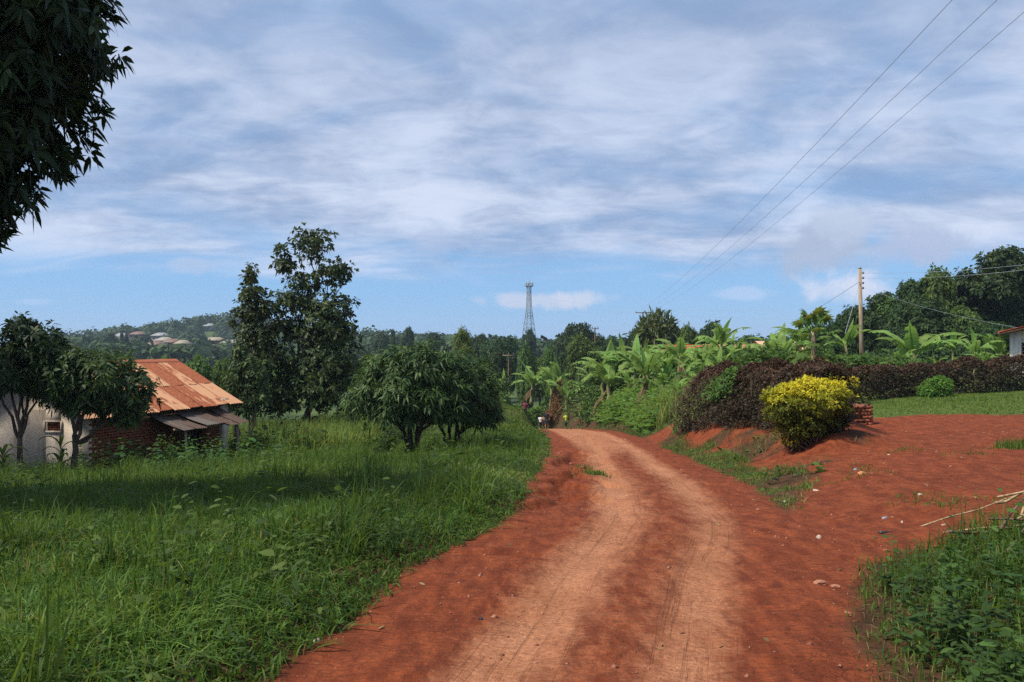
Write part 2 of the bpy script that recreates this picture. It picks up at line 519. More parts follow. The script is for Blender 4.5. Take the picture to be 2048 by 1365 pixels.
def soil_mat():
    m, g = new_mat('laterite_soil')
    pos = g.n('ShaderNodeNewGeometry').outputs['Position']
    A = lambda n: g.n('ShaderNodeAttribute', attribute_name=n).outputs['Fac']
    bare_, pale, lawn, far = A('bare'), A('pale'), A('lawn'), A('far')
    n1 = g.noise(pos, 0.9, 6, 0.6, 0.4)
    n2 = g.noise(mapped(g, pos, (3.0, 1.2, 1)), 2.2, 7, 0.65, 0.3)
    n3 = g.noise(pos, 26, 5, 0.7)
    n4 = g.noise(pos, 130, 3, 0.6)
    streak = g.noise(mapped(g, pos, (1.0, 4.5, 1.0)), 5.0, 6, 0.65, 0.5)
    red = g.mix(g.smooth(n2, 0.3, 0.72), (0.130, 0.027, 0.0105), (0.285, 0.070, 0.0255))
    dash = g.noise(mapped(g, pos, (1.0, 2.6, 1.0)), 15.0, 5, 0.6, 0.4)
    red = g.mix(g.math('MULTIPLY', g.smooth(streak, 0.52, 0.64), 0.6), red, (0.085, 0.022, 0.010))  # shadows of soil ripples put into the colour as dark streaks
    red = g.mix(g.math('MULTIPLY', g.smooth(dash, 0.54, 0.64), 0.5), red, (0.09, 0.026, 0.013))  # shorter ripple shadows, painted as dark dashes
    dry = g.mix(g.smooth(n1, 0.3, 0.7), (0.385, 0.160, 0.078), (0.49, 0.222, 0.118))
    pk = g.math('ADD', pale, g.math('MULTIPLY', g.math('SUBTRACT', n2, 0.5), 0.75))
    pk = g.math('ADD', pk, g.math('MULTIPLY', g.math('SUBTRACT', streak, 0.5), 0.55))
    soil = g.mix(g.smooth(pk, 0.22, 0.95), red, dry)
    ps = g.n('ShaderNodeSeparateXYZ')
    g.l(pos, ps.inputs[0])
    lane = g.xyz(A('lat'), ps.outputs[1], 0.0)
    tyre = g.noise(mapped(g, lane, (9.0, 0.30, 1.0)), 1.3, 5, 0.62, 0.5)
    lug = g.noise(mapped(g, lane, (6.0, 22.0, 1.0)), 1.0, 3, 0.5)
    tm = g.math('MULTIPLY', g.smooth(tyre, 0.52, 0.66), g.smooth(pale, 0.15, 0.6))
    soil = g.mix(g.math('MULTIPLY', tm, g.math('MULTIPLY_ADD', lug, .6, .0)), soil, (0.20, 0.066, 0.028))
    gr = g.smooth(n3, 0.40, 0.60)
    soil = g.mix(g.math('MULTIPLY', g.math('SUBTRACT', 1.0, gr), 0.34), soil, (0.12, 0.036, 0.017))
    soil = g.mix(g.math('MULTIPLY', g.smooth(dash, 0.60, 0.68), 0.38), soil, (0.10, 0.03, 0.015))  # ripple shadows painted once more over the mixed soil
    soil = g.mix(g.math('MULTIPLY', g.smooth(n4, 0.66, 0.8), 0.35), soil, (0.52, 0.30, 0.19))
    # fine drying cracks
    vo = g.n('ShaderNodeTexVoronoi', feature='DISTANCE_TO_EDGE')
    vo.inputs['Scale'].default_value = 9.0
    w = g.n('ShaderNodeVectorMath', operation='ADD')
    nn = g.n('ShaderNodeTexNoise'); nn.inputs['Scale'].default_value = 6
    g.l(pos, nn.inputs['Vector'])
    sc_ = g.n('ShaderNodeVectorMath', operation='SCALE'); sc_.inputs['Scale'].default_value = 0.16
    g.l(nn.outputs['Color'], sc_.inputs[0])
    g.l(pos, w.inputs[0]); g.l(sc_.outputs[0], w.inputs[1])
    g.l(w.outputs[0], vo.inputs['Vector'])
    crack = g.math('MULTIPLY', g.smooth(vo.outputs['Distance'], 0.022, 0.004), g.smooth(g.noise(pos, 0.7, 3), 0.52, 0.66))
    soil = g.mix(g.math('MULTIPLY', crack, 0.6), soil, (0.055, 0.018, 0.01))
    litter = g.mix(g.smooth(n2, 0.3, 0.7), (0.040, 0.022, 0.012), (0.095, 0.046, 0.024))
    litter = g.mix(g.smooth(n1, 0.52, 0.72), litter, (0.11, 0.036, 0.017))
    lawnc = g.mix(g.smooth(n2, 0.3, 0.7), (0.055, 0.085, 0.018), (0.10, 0.14, 0.03))
    litter = g.mix(lawn, litter, lawnc)
    farc = g.mix(g.smooth(g.noise(pos, 0.06, 5), 0.35, 0.65), (0.03, 0.055, 0.016), (0.07, 0.10, 0.028))
    litter = g.mix(far, litter, farc)
    col = g.mix(bare_, litter, soil)
    h = g.math('ADD', g.math('MULTIPLY', n3, 0.6), g.math('ADD', g.math('MULTIPLY', n4, 0.25), g.math('ADD', g.math('MULTIPLY', streak, 1.2), g.math('MULTIPLY', dash, 1.3))))
    h = g.math('SUBTRACT', h, g.math('MULTIPLY', crack, 0.5))
    h = g.math('SUBTRACT', h, g.math('MULTIPLY', tm, 0.35))
    out_bsdf(g, col, 0.92, 0.12, bump(g, h, 0.8, 0.035))
    return m
SOIL = soil_mat()

def noise_mat(name, c1, c2, scale, rough=0.8, spec=0.25, stretch=(1, 1, 1), bs=0.3, bd=0.01, lo=.35, hi=.65, c3=None):
    m, g = new_mat(name)
    co = mapped(g, objco(g), stretch)
    n = g.noise(co, scale, 7, 0.62, 0.3)
    col = g.mix(g.smooth(n, lo, hi), c1, c2)
    if c3:
        n2 = g.noise(co, scale * .31, 5, 0.6)
        col = g.mix(g.smooth(n2, .52, .68), col, c3)
    out_bsdf(g, col, rough, spec, bump(g, n, bs, bd))
    return m
BARK = noise_mat('bark_brown', (0.055, 0.035, 0.024), (0.15, 0.105, 0.075), 9, stretch=(1, 1, .25), bs=.8, bd=.03)
BARK_D = noise_mat('bark_dark', (0.028, 0.018, 0.012), (0.075, 0.05, 0.034), 12, stretch=(1, 1, .3), bs=.7, bd=.02)
BARK_P = noise_mat('bark_pale', (0.20, 0.14, 0.095), (0.36, 0.27, 0.19), 14, stretch=(1, 1, .3))
WOOD = noise_mat('weathered_pole_wood', (0.20, 0.145, 0.095), (0.40, 0.31, 0.21), 16, stretch=(1, 1, .08), bs=.5)
WOOD_D = noise_mat('old_dark_wood', (0.06, 0.035, 0.022), (0.15, 0.085, 0.05), 14, stretch=(.1, 1, 1), bs=.5)
DRYST = noise_mat('dry_stalks', (0.20, 0.13, 0.07), (0.42, 0.30, 0.17), 20, stretch=(1, 1, .1))
STEEL = noise_mat('grey_steel', (0.16, 0.20, 0.21), (0.28, 0.33, 0.34), 2, rough=.5)
WIRE = noise_mat('wire_aluminium', (0.25, 0.28, 0.33), (0.32, 0.35, 0.40), 3, rough=.5)
PORC = noise_mat('porcelain', (0.10, 0.07, 0.05), (0.2, 0.16, 0.12), 5, rough=.3)

LM = dict(
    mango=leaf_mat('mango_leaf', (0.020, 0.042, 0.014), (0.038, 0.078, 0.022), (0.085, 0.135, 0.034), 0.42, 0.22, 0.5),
    shade=leaf_mat('shaded_mango_leaf', (0.012, 0.024, 0.009), (0.020, 0.040, 0.012), (0.045, 0.075, 0.02), 0.45, 0.16, 0.4),  # mango leaf darkened, the shade of the crown put into its colour
    tall=leaf_mat('jackfruit_leaf', (0.022, 0.040, 0.013), (0.040, 0.068, 0.020), (0.095, 0.115, 0.032), 0.42, 0.2, 0.5),
    feather=leaf_mat('feathery_leaf', (0.06, 0.09, 0.028), (0.10, 0.145, 0.045), (0.17, 0.21, 0.07), 0.55, 0.35),
    mid=leaf_mat('broad_leaf', (0.036, 0.075, 0.022), (0.068, 0.130, 0.034), (0.135, 0.20, 0.05), 0.5, 0.28),
    deep=leaf_mat('evergreen_leaf', (0.017, 0.036, 0.014), (0.030, 0.060, 0.021), (0.06, 0.10, 0.03), 0.5, 0.2),
    bright=leaf_mat('bright_leaf', (0.045, 0.10, 0.018), (0.085, 0.165, 0.03), (0.16, 0.25, 0.05), 0.5, 0.35),
    banana=leaf_mat('banana_leaf', (0.085, 0.165, 0.035), (0.15, 0.26, 0.055), (0.26, 0.36, 0.085), 0.38, 0.38, 0.5, (0.27, 0.42, 0.07)),
    papaya=leaf_mat('papaya_leaf', (0.04, 0.085, 0.022), (0.075, 0.14, 0.032), (0.22, 0.24, 0.05), 0.5, 0.35),
    purple=leaf_mat('bronze_hedge_leaf', (0.024, 0.028, 0.012), (0.052, 0.036, 0.018), (0.12, 0.060, 0.030), 0.42, 0.15, 0.45, (0.16, 0.05, 0.03)),
    gold=leaf_mat('golden_hedge_leaf', (0.028, 0.050, 0.012), (0.20, 0.235, 0.022), (0.53, 0.47, 0.030), 0.5, 0.25),
    grass=leaf_mat('grass_blade', (0.024, 0.050, 0.009), (0.058, 0.118, 0.017), (0.13, 0.19, 0.036), 0.45, 0.32, 0.35),
    drygrass=leaf_mat('dry_grass_blade', (0.10, 0.075, 0.03), (0.19, 0.15, 0.06), (0.32, 0.25, 0.11), 0.6, 0.25),
    reed=leaf_mat('reed_blade', (0.075, 0.125, 0.025), (0.14, 0.20, 0.045), (0.30, 0.31, 0.11), 0.5, 0.35),
    weed=leaf_mat('weed_leaf', (0.026, 0.055, 0.014), (0.048, 0.098, 0.021), (0.10, 0.16, 0.034), 0.5, 0.3),
    far=leaf_mat('distant_foliage', (0.020, 0.040, 0.018), (0.034, 0.062, 0.024), (0.06, 0.09, 0.032), 0.6, 0.15),
)

# ------------------------------------------------------------------ terrain mesh, split into ground / road / yard
def spaced(segs):
    out = [segs[0][0]]
    for a, b, st0, st1 in segs:
        x = a
        while x < b - 1e-6:
            t = (x - a) / (b - a)
            x = min(b, x + st0 + (st1 - st0) * t)
            out.append(x)
    return np.array(out)
def build_terrain():
    xr = spaced([(0, 5, .07, .07), (5, 14, .1, .2), (14, 45, .25, 1.5), (45, 300, 2, 20), (300, 1800, 30, 200)])
    xs = np.concatenate([-xr[::-1][:-1], xr])
    yp = spaced([(2.5, 14, .07, .07), (14, 40, .1, .28), (40, 95, .3, .9), (95, 400, 1.5, 9), (400, 1000, 10, 25), (1000, 2600, 40, 300)])
    yn = spaced([(-2.5, 60, .25, 4), ])
    ys = np.concatenate([-yn[::-1][:-1], yp])
    X, Y = np.meshgrid(xs, ys)
    Z = ground_z(X, Y)
    nx, ny = len(xs), len(ys)
    V = np.stack([X, Y, Z], -1).reshape(-1, 3)
    rs = road_sd(X, Y); ds = drive_sd(X, Y)
    B = bare(X, Y)
    l, r, _ = road_coords(X, Y)
    c = (l + r) / 2; s = X - c
    wob = 0.18 * np.sin(Y * 0.45) + 0.5 * (vnoise(Y * 0.35, Y * 0 + 3.3, 5) - .5)
    pale = 0.85 * np.exp(-((s + 0.38 + wob * .6) / 0.46) ** 2) + 0.85 * np.exp(-((s - 0.80 + wob * .5) / 0.46) ** 2)
    pale = np.maximum(pale, 0.75 * sstep(rs, .3, 1.1) * sstep(Y, 13, 28))
    pale = pale * sstep(rs, -0.05, 0.6) * (.25 + .75 * sstep(rs, .25, 1.15))
    pale *= np.where(ds > 0, 0.5, 1.0)
    pale = pale - .30 * sstep(-rs, -.5, .3) * sstep(X - c, -.5, 1.0) * (1 - sstep(Y, 26, 34)) - .16 * (1 - sstep(rs, .1, .8)) * (X < c)
    lawn = sstep(Y, 20.5, 22.5) * sstep(X - 6, 0, 3) * (1 - sstep(Y, 60, 80))
    lawn = np.maximum(lawn, sstep(Y, 22, 34) * sstep(-X + 4, 0, 2) * .5)
    far = sstep(Y, 70, 110)
    att = dict(lat=(X - c).ravel(), bare=B.ravel(), pale=np.clip(pale, -.4, 1).ravel(), lawn=lawn.ravel(), far=far.ravel())
    i, j = np.meshgrid(np.arange(ny - 1), np.arange(nx - 1), indexing='ij')
    F = np.stack([i * nx + j, i * nx + j + 1, (i + 1) * nx + j + 1, (i + 1) * nx + j], -1).reshape(-1, 4)
    fc = lambda a: (a[:-1, :-1] + a[1:, 1:]).ravel() / 2
    road = fc(rs) > -0.02
    drive = (fc(ds) > 0) & ~road
    for nm, msk in (('dirt_road', road), ('dirt_yard', drive), ('ground', ~(road | drive))):
        f = F[msk]
        used, inv = np.unique(f, return_inverse=True)
        me = mesh_from(nm, V[used], [inv.reshape(f.shape)], SOIL, smooth=True, attrs={k: v[used] for k, v in att.items()})
        obj(nm, me, kind='structure', label={'dirt_road': 'rutted red laterite road bending downhill', 'dirt_yard': 'bare red earth yard beside the road', 'ground': 'grassy ground falling away to the valley'}[nm])
build_terrain()

# ------------------------------------------------------------------ foliage primitives (numpy)
def unit(v):
    return v / (np.linalg.norm(v, axis=-1, keepdims=True) + 1e-9)
def rand_dirs(n, r=rng):
    return unit(r.normal(size=(n, 3)))

def leaf_geo(pos, axis, nrm, L, W, droop=0.0, kind='long', fold=0.0):
    """one leaf per row -> V, polys, leaf index per vertex"""
    n = len(pos)
    L = np.broadcast_to(L, (n,))[:, None]; W = np.broadcast_to(W, (n,))[:, None]
    droop = np.broadcast_to(droop, (n,))[:, None]
    side = unit(np.cross(axis, nrm))
    up = np.array([0, 0, 1.0])
    if kind == 'diamond':
        m = pos + axis * L * .5 - up * droop * L * .25
        V = np.stack([pos, m + side * W * .5 , pos + axis * L - up * droop * L, m - side * W * .5], 1)
        k = 4
        b = (np.arange(n) * k)[:, None]
        polys = [b + np.array([0, 1, 2, 3])[None]]
    else:
        def at(t, w):
            c = pos + axis * L * t - up * droop * L * t * t
            return c + side * W * .5 * w, c - side * W * .5 * w
        a1, b1 = at(.3, .95); a2, b2 = at(.68, .8)
        tip = pos + axis * L - up * droop * L
        V = np.stack([pos, a1, b1, a2, b2, tip], 1)
        k = 6
        b = (np.arange(n) * k)[:, None]
        polys = [np.concatenate([b + np.array([0, 1, 2])[None], b + np.array([3, 5, 4])[None]]), b + np.array([1, 3, 4, 2])[None]]
    return V.reshape(-1, 3), polys, np.repeat(np.arange(n), k)

def shell_points(lobes, n, r, shell=0.22, low_cut=-0.75, lump=0.22, inner=0.72):
    lobes = np.asarray(lobes, float)
    c = lobes[:, :3]; rad = lobes[:, 3:6]
    w = (rad[:, 0] * rad[:, 1] + rad[:, 0] * rad[:, 2] + rad[:, 1] * rad[:, 2]); w = w / w.sum()
    P = []; O = []; got = 0
    while got < n:
        m = int((n - got) * 1.8) + 50
        k = r.choice(len(lobes), m, p=w)
        d = rand_dirs(m, r)
        keep = d[:, 2] > low_cut + r.normal(size=m) * .15
        k = k[keep]; d = d[keep]
        ph = k * 1.7
        lm = 1 + lump * (np.sin(d[:, 0] * 5.1 + ph) * np.sin(d[:, 1] * 4.7 + ph * 1.3) + .6 * np.sin(d[:, 2] * 8.3 + d[:, 0] * 6.1 + ph * 2.1))
        f = lm * (1 - np.abs(r.normal(size=len(k))) * shell)
        p = c[k] + d * rad[k] * f[:, None]
        q = np.linalg.norm((p[:, None] - c[None]) / rad[None], axis=2)
        q[np.arange(len(k)), k] = 9
        ok = (q.min(1) > inner) | (r.random(len(k)) < .12) if len(lobes) > 1 else np.ones(len(k), bool)
        P.append(p[ok]); O.append(unit(d / rad[k])[ok]); got += int(ok.sum())
    return np.concatenate(P)[:n], np.concatenate(O)[:n]

def rosettes(P, O, nl, L, W, droop, r, spread=(35, 105), kind='long', jit=.25):
    n = len(P)
    O = unit(O + np.array([0, 0, .35]))
    ref = rand_dirs(n, r)
    A = unit(np.cross(O, ref)); B = np.cross(O, A)
    k = np.repeat(np.arange(n), nl)
    m = len(k)
    az = r.random(m) * 2 * math.pi
    ph = np.radians(r.uniform(spread[0], spread[1], m))
    axis = O[k] * np.cos(ph)[:, None] + (A[k] * np.cos(az)[:, None] + B[k] * np.sin(az)[:, None]) * np.sin(ph)[:, None]
    nrm = unit(O[k] + .35 * r.normal(size=(m, 3)))
    base = P[k] + axis * (L * .12) + r.normal(size=(m, 3)) * L * .08
    sL = L * r.uniform(1 - jit * 1.4, 1 + jit, m)
    return base, unit(axis), nrm, sL, W * sL / L * r.uniform(.85, 1.15, m), droop * r.uniform(.5, 1.4, m), k

def crown_mesh(name, lobes, shoots, mat, L=.2, W=.05, nl=9, droop=.35, spread=(35, 105), kind='long', seed=1, shell=.22, low_cut=-.75, lump=.22, inner=.72, tint_lo=.15, tint_hi=.75, new=.06, zgrad=.0, fill=.12):
    r = np.random.default_rng(seed)
    P, O = shell_points(lobes, shoots, r, shell, low_cut, lump, inner)
    nf = int(shoots * fill)
    if nf:
        P2, O2 = shell_points(lobes, nf, r, .35, -1.2, lump, .0)
        c = np.asarray(lobes, float)[:, :3].mean(0)
        P = np.concatenate([P, P2 * .8 + c * .2]); O = np.concatenate([O, O2])
    b, a, nr, l, w, dr, k = rosettes(P, O, nl, L, W, droop, r, spread, kind)
    V, polys, li = leaf_geo(b, a, nr, l, w, dr, kind)
    ts = r.uniform(tint_lo, tint_hi, len(P))
    ts = np.where(r.random(len(P)) < new, .95, ts)
    t = ts[k] + r.normal(size=len(k)) * .1
    if zgrad:
        zz = (b[:, 2] - b[:, 2].min()) / (np.ptp(b[:, 2]) + 1e-6)
        t = t + zgrad * (zz - .5)
    return mesh_from(name, V, polys, mat, tint=np.clip(t, 0, 1)[li])

def curve3(a, b, sag, n=6, r=None, jit=0.0):
    t = np.linspace(0, 1, n)[:, None]
    a = np.asarray(a, float); b = np.asarray(b, float)
    p = a * (1 - t) + b * t + np.array([0, 0, 1.0]) * sag * 4 * t * (1 - t)
    if jit and r is not None:
        p[1:-1] += r.normal(size=(n - 2, 3)) * jit
    return p

def trunk_mesh(name, lobes, mat, r0=.15, th=1.2, seed=1, stems=1, stem_spread=.3, twigs=5, lean=(0, 0), limb=.5, sides=7):
    r = np.random.default_rng(seed + 77)
    mb = MB()
    lobes = np.asarray(lobes, float)
    tops = []
    if stems == 1:
        top = np.array([lean[0], lean[1], th])
        p = curve3((0, 0, -.25), top, 0, 6, r, r0 * .25)
        rad = np.linspace(r0 * 1.25, r0 * .8, 6); rad[0] = r0 * 1.7
        mb.tube(p, rad, sides + 1)
        tops = [top]
    else:
        for k in range(stems):
            a = 2 * math.pi * k / stems + r.random()
            top = np.array([math.cos(a) * stem_spread, math.sin(a) * stem_spread, th * r.uniform(.8, 1.15)])
            p = curve3((math.cos(a) * r0 * .9, math.sin(a) * r0 * .9, -.25), top, -.06, 6, r, r0 * .3)
            mb.tube(p, np.linspace(r0 * .75, r0 * .5, 6), sides)
            tops.append(top)
    for k, lb in enumerate(lobes):
        c = lb[:3]; 
        t = min(tops, key=lambda q: np.linalg.norm(q[:2] - c[:2]))
        dirn = c - t
        p = curve3(t - np.array([0, 0, .05]), c + np.array([0, 0, lb[5] * .25]), -.08 * np.linalg.norm(dirn[:2]), 7, r, .05 * np.linalg.norm(dirn) * .5)
        rr = max(.35, min(1, lb[3:6].mean() / lobes[:, 3:6].mean())) * r0 * limb
        mb.tube(p, np.linspace(rr * 1.2, rr * .25, 7), sides - 1)
        for q in range(twigs):
            d = rand_dirs(1, r)[0]; d[2] = abs(d[2]) * .8 - .25
            s = p[r.integers(3, 7)]
            e = c + d * lb[3:6] * .85
            mb.tube(curve3(s, e, -.03, 4, r, .03), np.linspace(rr * .4, rr * .08, 4), 4)
    return mb.mesh(name, mat, smooth=True)

def tree(name, label, loc, lobes, crown, trunk, group=None, rotz=0, category='tree', scale=1.0):
    root = empty(name, loc, rotz, scale, label=label, category=category, group=group)
    obj('trunk', trunk_mesh('trunk', lobes, **trunk), root)
    obj('crown', crown_mesh('crown', lobes, **crown), root)
    return root
def copy_tree(src, loc, rotz, scale, label, group=None, name=None):
    c = src.copy()
    if name: c.name = name
    COL.objects.link(c)
    c.location = loc; c.rotation_euler = (0, 0, rotz); c.scale = (scale,) * 3 if not isinstance(scale, tuple) else scale
    c['label'] = label
    if group: c['group'] = group
    for ch in src.children:
        d = ch.copy(); COL.objects.link(d); d.parent = c
        for s in ch.children:
            e = s.copy(); COL.objects.link(e); e.parent = d
    return c

# ---- grass blades
def blade_mesh(name, x, y, h, w, mat, r, lean=.55, seg=3, tint=(.2, .8), tall=0, zoff=-.02, z=None):
    n = len(x)
    zb = (ground_z(x, y) if z is None else z) + zoff
    a = r.random(n) * 2 * math.pi
    ln = np.abs(r.normal(size=n)) * lean
    d = np.stack([np.cos(a), np.sin(a), np.zeros(n)], 1)
    fa = a + math.pi / 2 + r.normal(size=n) * .8
    s = np.stack([np.cos(fa), np.sin(fa), np.zeros(n)], 1)
    b = np.stack([x, y, zb], 1)
    V = []
    prof = {3: [(0, .7), (.4, 1.0), (.75, .7)], 2: [(0, .9), (.5, .9)]}[seg]
    for t, ww in prof:
        c = b + d * (ln * h * t * t)[:, None] + np.array([0, 0, 1.0]) * (h * (t - .28 * np.minimum(ln, 1.3) * t * t))[:, None]
        V += [c + s * (w * .5 * ww)[:, None], c - s * (w * .5 * ww)[:, None]]
    t = 1
    V.append(b + d * (ln * h)[:, None] + np.array([0, 0, 1.0]) * (h * (1 - .42 * np.minimum(ln, 1.5)))[:, None])
    k = len(V)
    V = np.stack(V, 1).reshape(-1, 3)
    o = (np.arange(n) * k)[:, None]
    polys = [np.concatenate([o + np.array([2 * i, 2 * i + 1, 2 * i + 3, 2 * i + 2])[None] for i in range(seg - 1)]),
             o + np.array([2 * seg - 2, 2 * seg - 1, 2 * seg])[None]]
    patch = fbm(x * .8, y * .8, 61, 3)
    tt = tint[0] + (tint[1] - tint[0]) * np.clip(.5 + (patch - .5) * 1.2 + r.normal(size=n) * .22, 0, 1)
    return mesh_from(name, V, polys, mat, tint=np.repeat(tt, k))
def scatter(n, x0, x1, y0, y1, r, prob):
    x = r.uniform(x0, x1, n); y = r.uniform(y0, y1, n)
    k = r.random(n) < prob(x, y)
    return x[k], y[k]

# ================================================================== near trees
def at(px, d, dz=0.0):
    x = PX(px, d)
    return (x, d, gz(x, d) + dz)

# big dark mango at the left edge, its crown hanging into the picture
b0 = at(-560, 9.6)
bx, by, bz = b0
L_abs = [(-7.55, 9.5, 6.2, 2.75, 1.9, 1.8), (-8.8, 9.3, 7.4, 2.8, 2.0, 1.3), (-7.5, 9.6, 4.85, 2.3, 1.7, 1.35), (-7.45, 9.6, 3.95, 1.55, 1.4, .95),
         (-10.8, 9.4, 6.6, 2.2, 2.2, 1.8), (-6.2, 9.6, 5.8, 1.35, 1.2, 1.05)]
big_lobes = [(x - bx, y - by, z - bz, a, b, c) for x, y, z, a, b, c in L_abs]
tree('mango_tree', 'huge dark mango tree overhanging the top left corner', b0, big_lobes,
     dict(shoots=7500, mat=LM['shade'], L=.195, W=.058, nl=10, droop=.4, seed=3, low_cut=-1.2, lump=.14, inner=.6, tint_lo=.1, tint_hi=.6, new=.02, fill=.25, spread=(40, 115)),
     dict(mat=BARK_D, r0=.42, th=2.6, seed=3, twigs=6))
# unseen tree added left of the frame to keep the house front in shade
n0 = (-19.6, 19.2, gz(-19.6, 19.2))
tree('mango_tree', 'unseen mango tree added left of the house to shade its front', n0,
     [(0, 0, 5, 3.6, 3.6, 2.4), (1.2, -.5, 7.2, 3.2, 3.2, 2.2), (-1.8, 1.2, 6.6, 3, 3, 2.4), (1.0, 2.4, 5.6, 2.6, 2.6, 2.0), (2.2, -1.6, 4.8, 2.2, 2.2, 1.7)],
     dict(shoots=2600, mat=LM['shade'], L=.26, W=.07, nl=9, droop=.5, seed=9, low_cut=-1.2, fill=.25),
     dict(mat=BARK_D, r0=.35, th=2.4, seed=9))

# two slim trees against the pale wall
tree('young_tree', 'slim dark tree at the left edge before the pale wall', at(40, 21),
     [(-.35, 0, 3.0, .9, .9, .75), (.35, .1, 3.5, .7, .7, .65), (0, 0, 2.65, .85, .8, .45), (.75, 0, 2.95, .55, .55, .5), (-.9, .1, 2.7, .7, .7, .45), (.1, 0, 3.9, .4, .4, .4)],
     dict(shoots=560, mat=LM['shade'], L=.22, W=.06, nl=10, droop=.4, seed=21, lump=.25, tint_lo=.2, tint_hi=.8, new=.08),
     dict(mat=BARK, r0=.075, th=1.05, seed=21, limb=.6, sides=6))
tree('young_tree', 'slim forked tree whose crown overlaps the rusty roof', at(150, 21.4),
     [(-.25, 0, 2.65, .85, .9, .75), (.65, 0, 2.75, .85, .85, .75), (1.35, .1, 2.35, .72, .7, .75), (.2, 0, 2.1, .75, .7, .5), (1.35, 0, 1.75, .5, .5, .4), (.1, 0, 3.1, .6, .6, .5)],
     dict(shoots=700, mat=LM['mango'], L=.20, W=.058, nl=10, droop=.4, seed=22, lump=.25, new=.03),
     dict(mat=BARK, r0=.085, th=.95, seed=22, limb=.6, sides=6))

# tall pair left of centre
tree('jackfruit_tree', 'tallest dark tree left of centre with tiered open crown', at(618, 38),
     [(.1, 0, 9.35, .95, .9, .72), (-1.25, 0, 8.9, .35, .4, .35), (-1.1, .1, 8.25, .55, .5, .4), (1.15, 0, 8.05, .95, .8, .55), (0, 0, 7.5, .75, .7, .5), (1.55, .1, 7.75, .5, .5, .35),
      (-.7, 0, 6.45, 1.15, 1.0, .85), (1.1, 0, 6.15, 1.05, 1.0, .95), (.4, 0, 5.1, 1.75, 1.5, 1.0), (1.5, 0, 4.9, .9, .9, .8), (.6, 0, 3.5, 1.9, 1.6, 1.15),
      (-.3, -.2, 2.1, 1.8, 1.5, 1.1), (1.3, .2, 2.2, 1.4, 1.3, 1.1), (-1.3, 0, 5.2, .8, .8, .6)],
     dict(shoots=1800, mat=LM['tall'], L=.22, W=.10, nl=8, droop=.3, seed=31, lump=.28, shell=.3, inner=.6, fill=.2, new=.05),
     dict(mat=BARK, r0=.16, th=2.0, seed=31, twigs=4, limb=.42))
tree('jackfruit_tree', 'narrow spire shaped tree left of the tallest tree', at(508, 37),
     [(-.15, 0, 7.75, .38, .38, .62), (-.1, 0, 6.9, .6, .6, .55), (.35, 0, 6.3, .75, .7, .5), (-.35, 0, 5.9, .75, .7, .7), (.15, 0, 5.0, .95, .9, .8), (.5, 0, 3.9, 1.2, 1.1, .95), (-.2, 0, 3.0, 1.1, 1.0, .9), (.6, 0, 2.1, 1.3, 1.2, .9)],
     dict(shoots=950, mat=LM['tall'], L=.21, W=.10, nl=8, droop=.3, seed=32, lump=.28, shell=.3, inner=.6, fill=.2, new=.05),
     dict(mat=BARK, r0=.12, th=1.4, seed=32, twigs=3, limb=.42))
tree('young_tree', 'thin pale stemmed sapling beside the porch post', at(490, 31),
     [(-.35, 0, 3.1, .5, .5, .6), (.25, 0, 3.4, .55, .5, .7), (-.2, 0, 4.0, .35, .35, .5), (.4, 0, 2.5, .6, .5, .6), (-.6, 0, 2.3, .45, .4, .5), (.0, 0, 1.9, .5, .5, .5)],
     dict(shoots=420, mat=LM['tall'], L=.17, W=.065, nl=8, droop=.35, seed=33, lump=.3, shell=.4, new=.04),
     dict(mat=BARK_P, r0=.05, th=.7, seed=33, stems=4, stem_spread=.35, twigs=3, sides=5, limb=.6))

# two low bushy mangoes
MANGO = dict(mat=LM['mango'], L=.25, W=.05, nl=11, droop=.45, low_cut=-.55, lump=.26, shell=.2, new=.09, tint_lo=.1, tint_hi=.85, fill=.3)
tree('mango_tree', 'left and larger of two bushy multi stemmed mango trees', at(822, 26),
     [(-.55, 0, 2.35, 1.15, 1.1, .95), (-1.3, .1, 1.7, .8, .9, .85), (.45, 0, 2.75, .95, 1.0, .8), (1.2, .2, 2.3, .95, 1.0, .9), (.1, -.2, 1.75, 1.1, 1.0, .75), (-.6, -.2, 1.3, .9, .8, .5), (1.2, 0, 1.5, .8, .8, .6), (-.1, .1, 3.05, .7, .7, .45)],
     dict(shoots=1150, seed=41, **MANGO), dict(mat=BARK_D, r0=.10, th=.75, seed=41, stems=5, stem_spread=.32, twigs=3, sides=6, limb=.6))
tree('mango_tree', 'right and rounder of two bushy multi stemmed mango trees', at(902, 27.6),
     [(.75, 0, 2.0, .98, 1.0, 1.0), (.1, 0, 1.35, .95, .9, .6), (1.15, 0, 1.15, .65, .6, .5), (-.15, .2, 2.4, 1.0, 1.0, .8), (.5, .2, 2.75, .8, .8, .55), (-.6, 0, 1.6, .7, .8, .6)],
     dict(shoots=820, seed=42, **MANGO), dict(mat=BARK_D, r0=.09, th=.6, seed=42, stems=5, stem_spread=.3, twigs=3, sides=6, limb=.6))

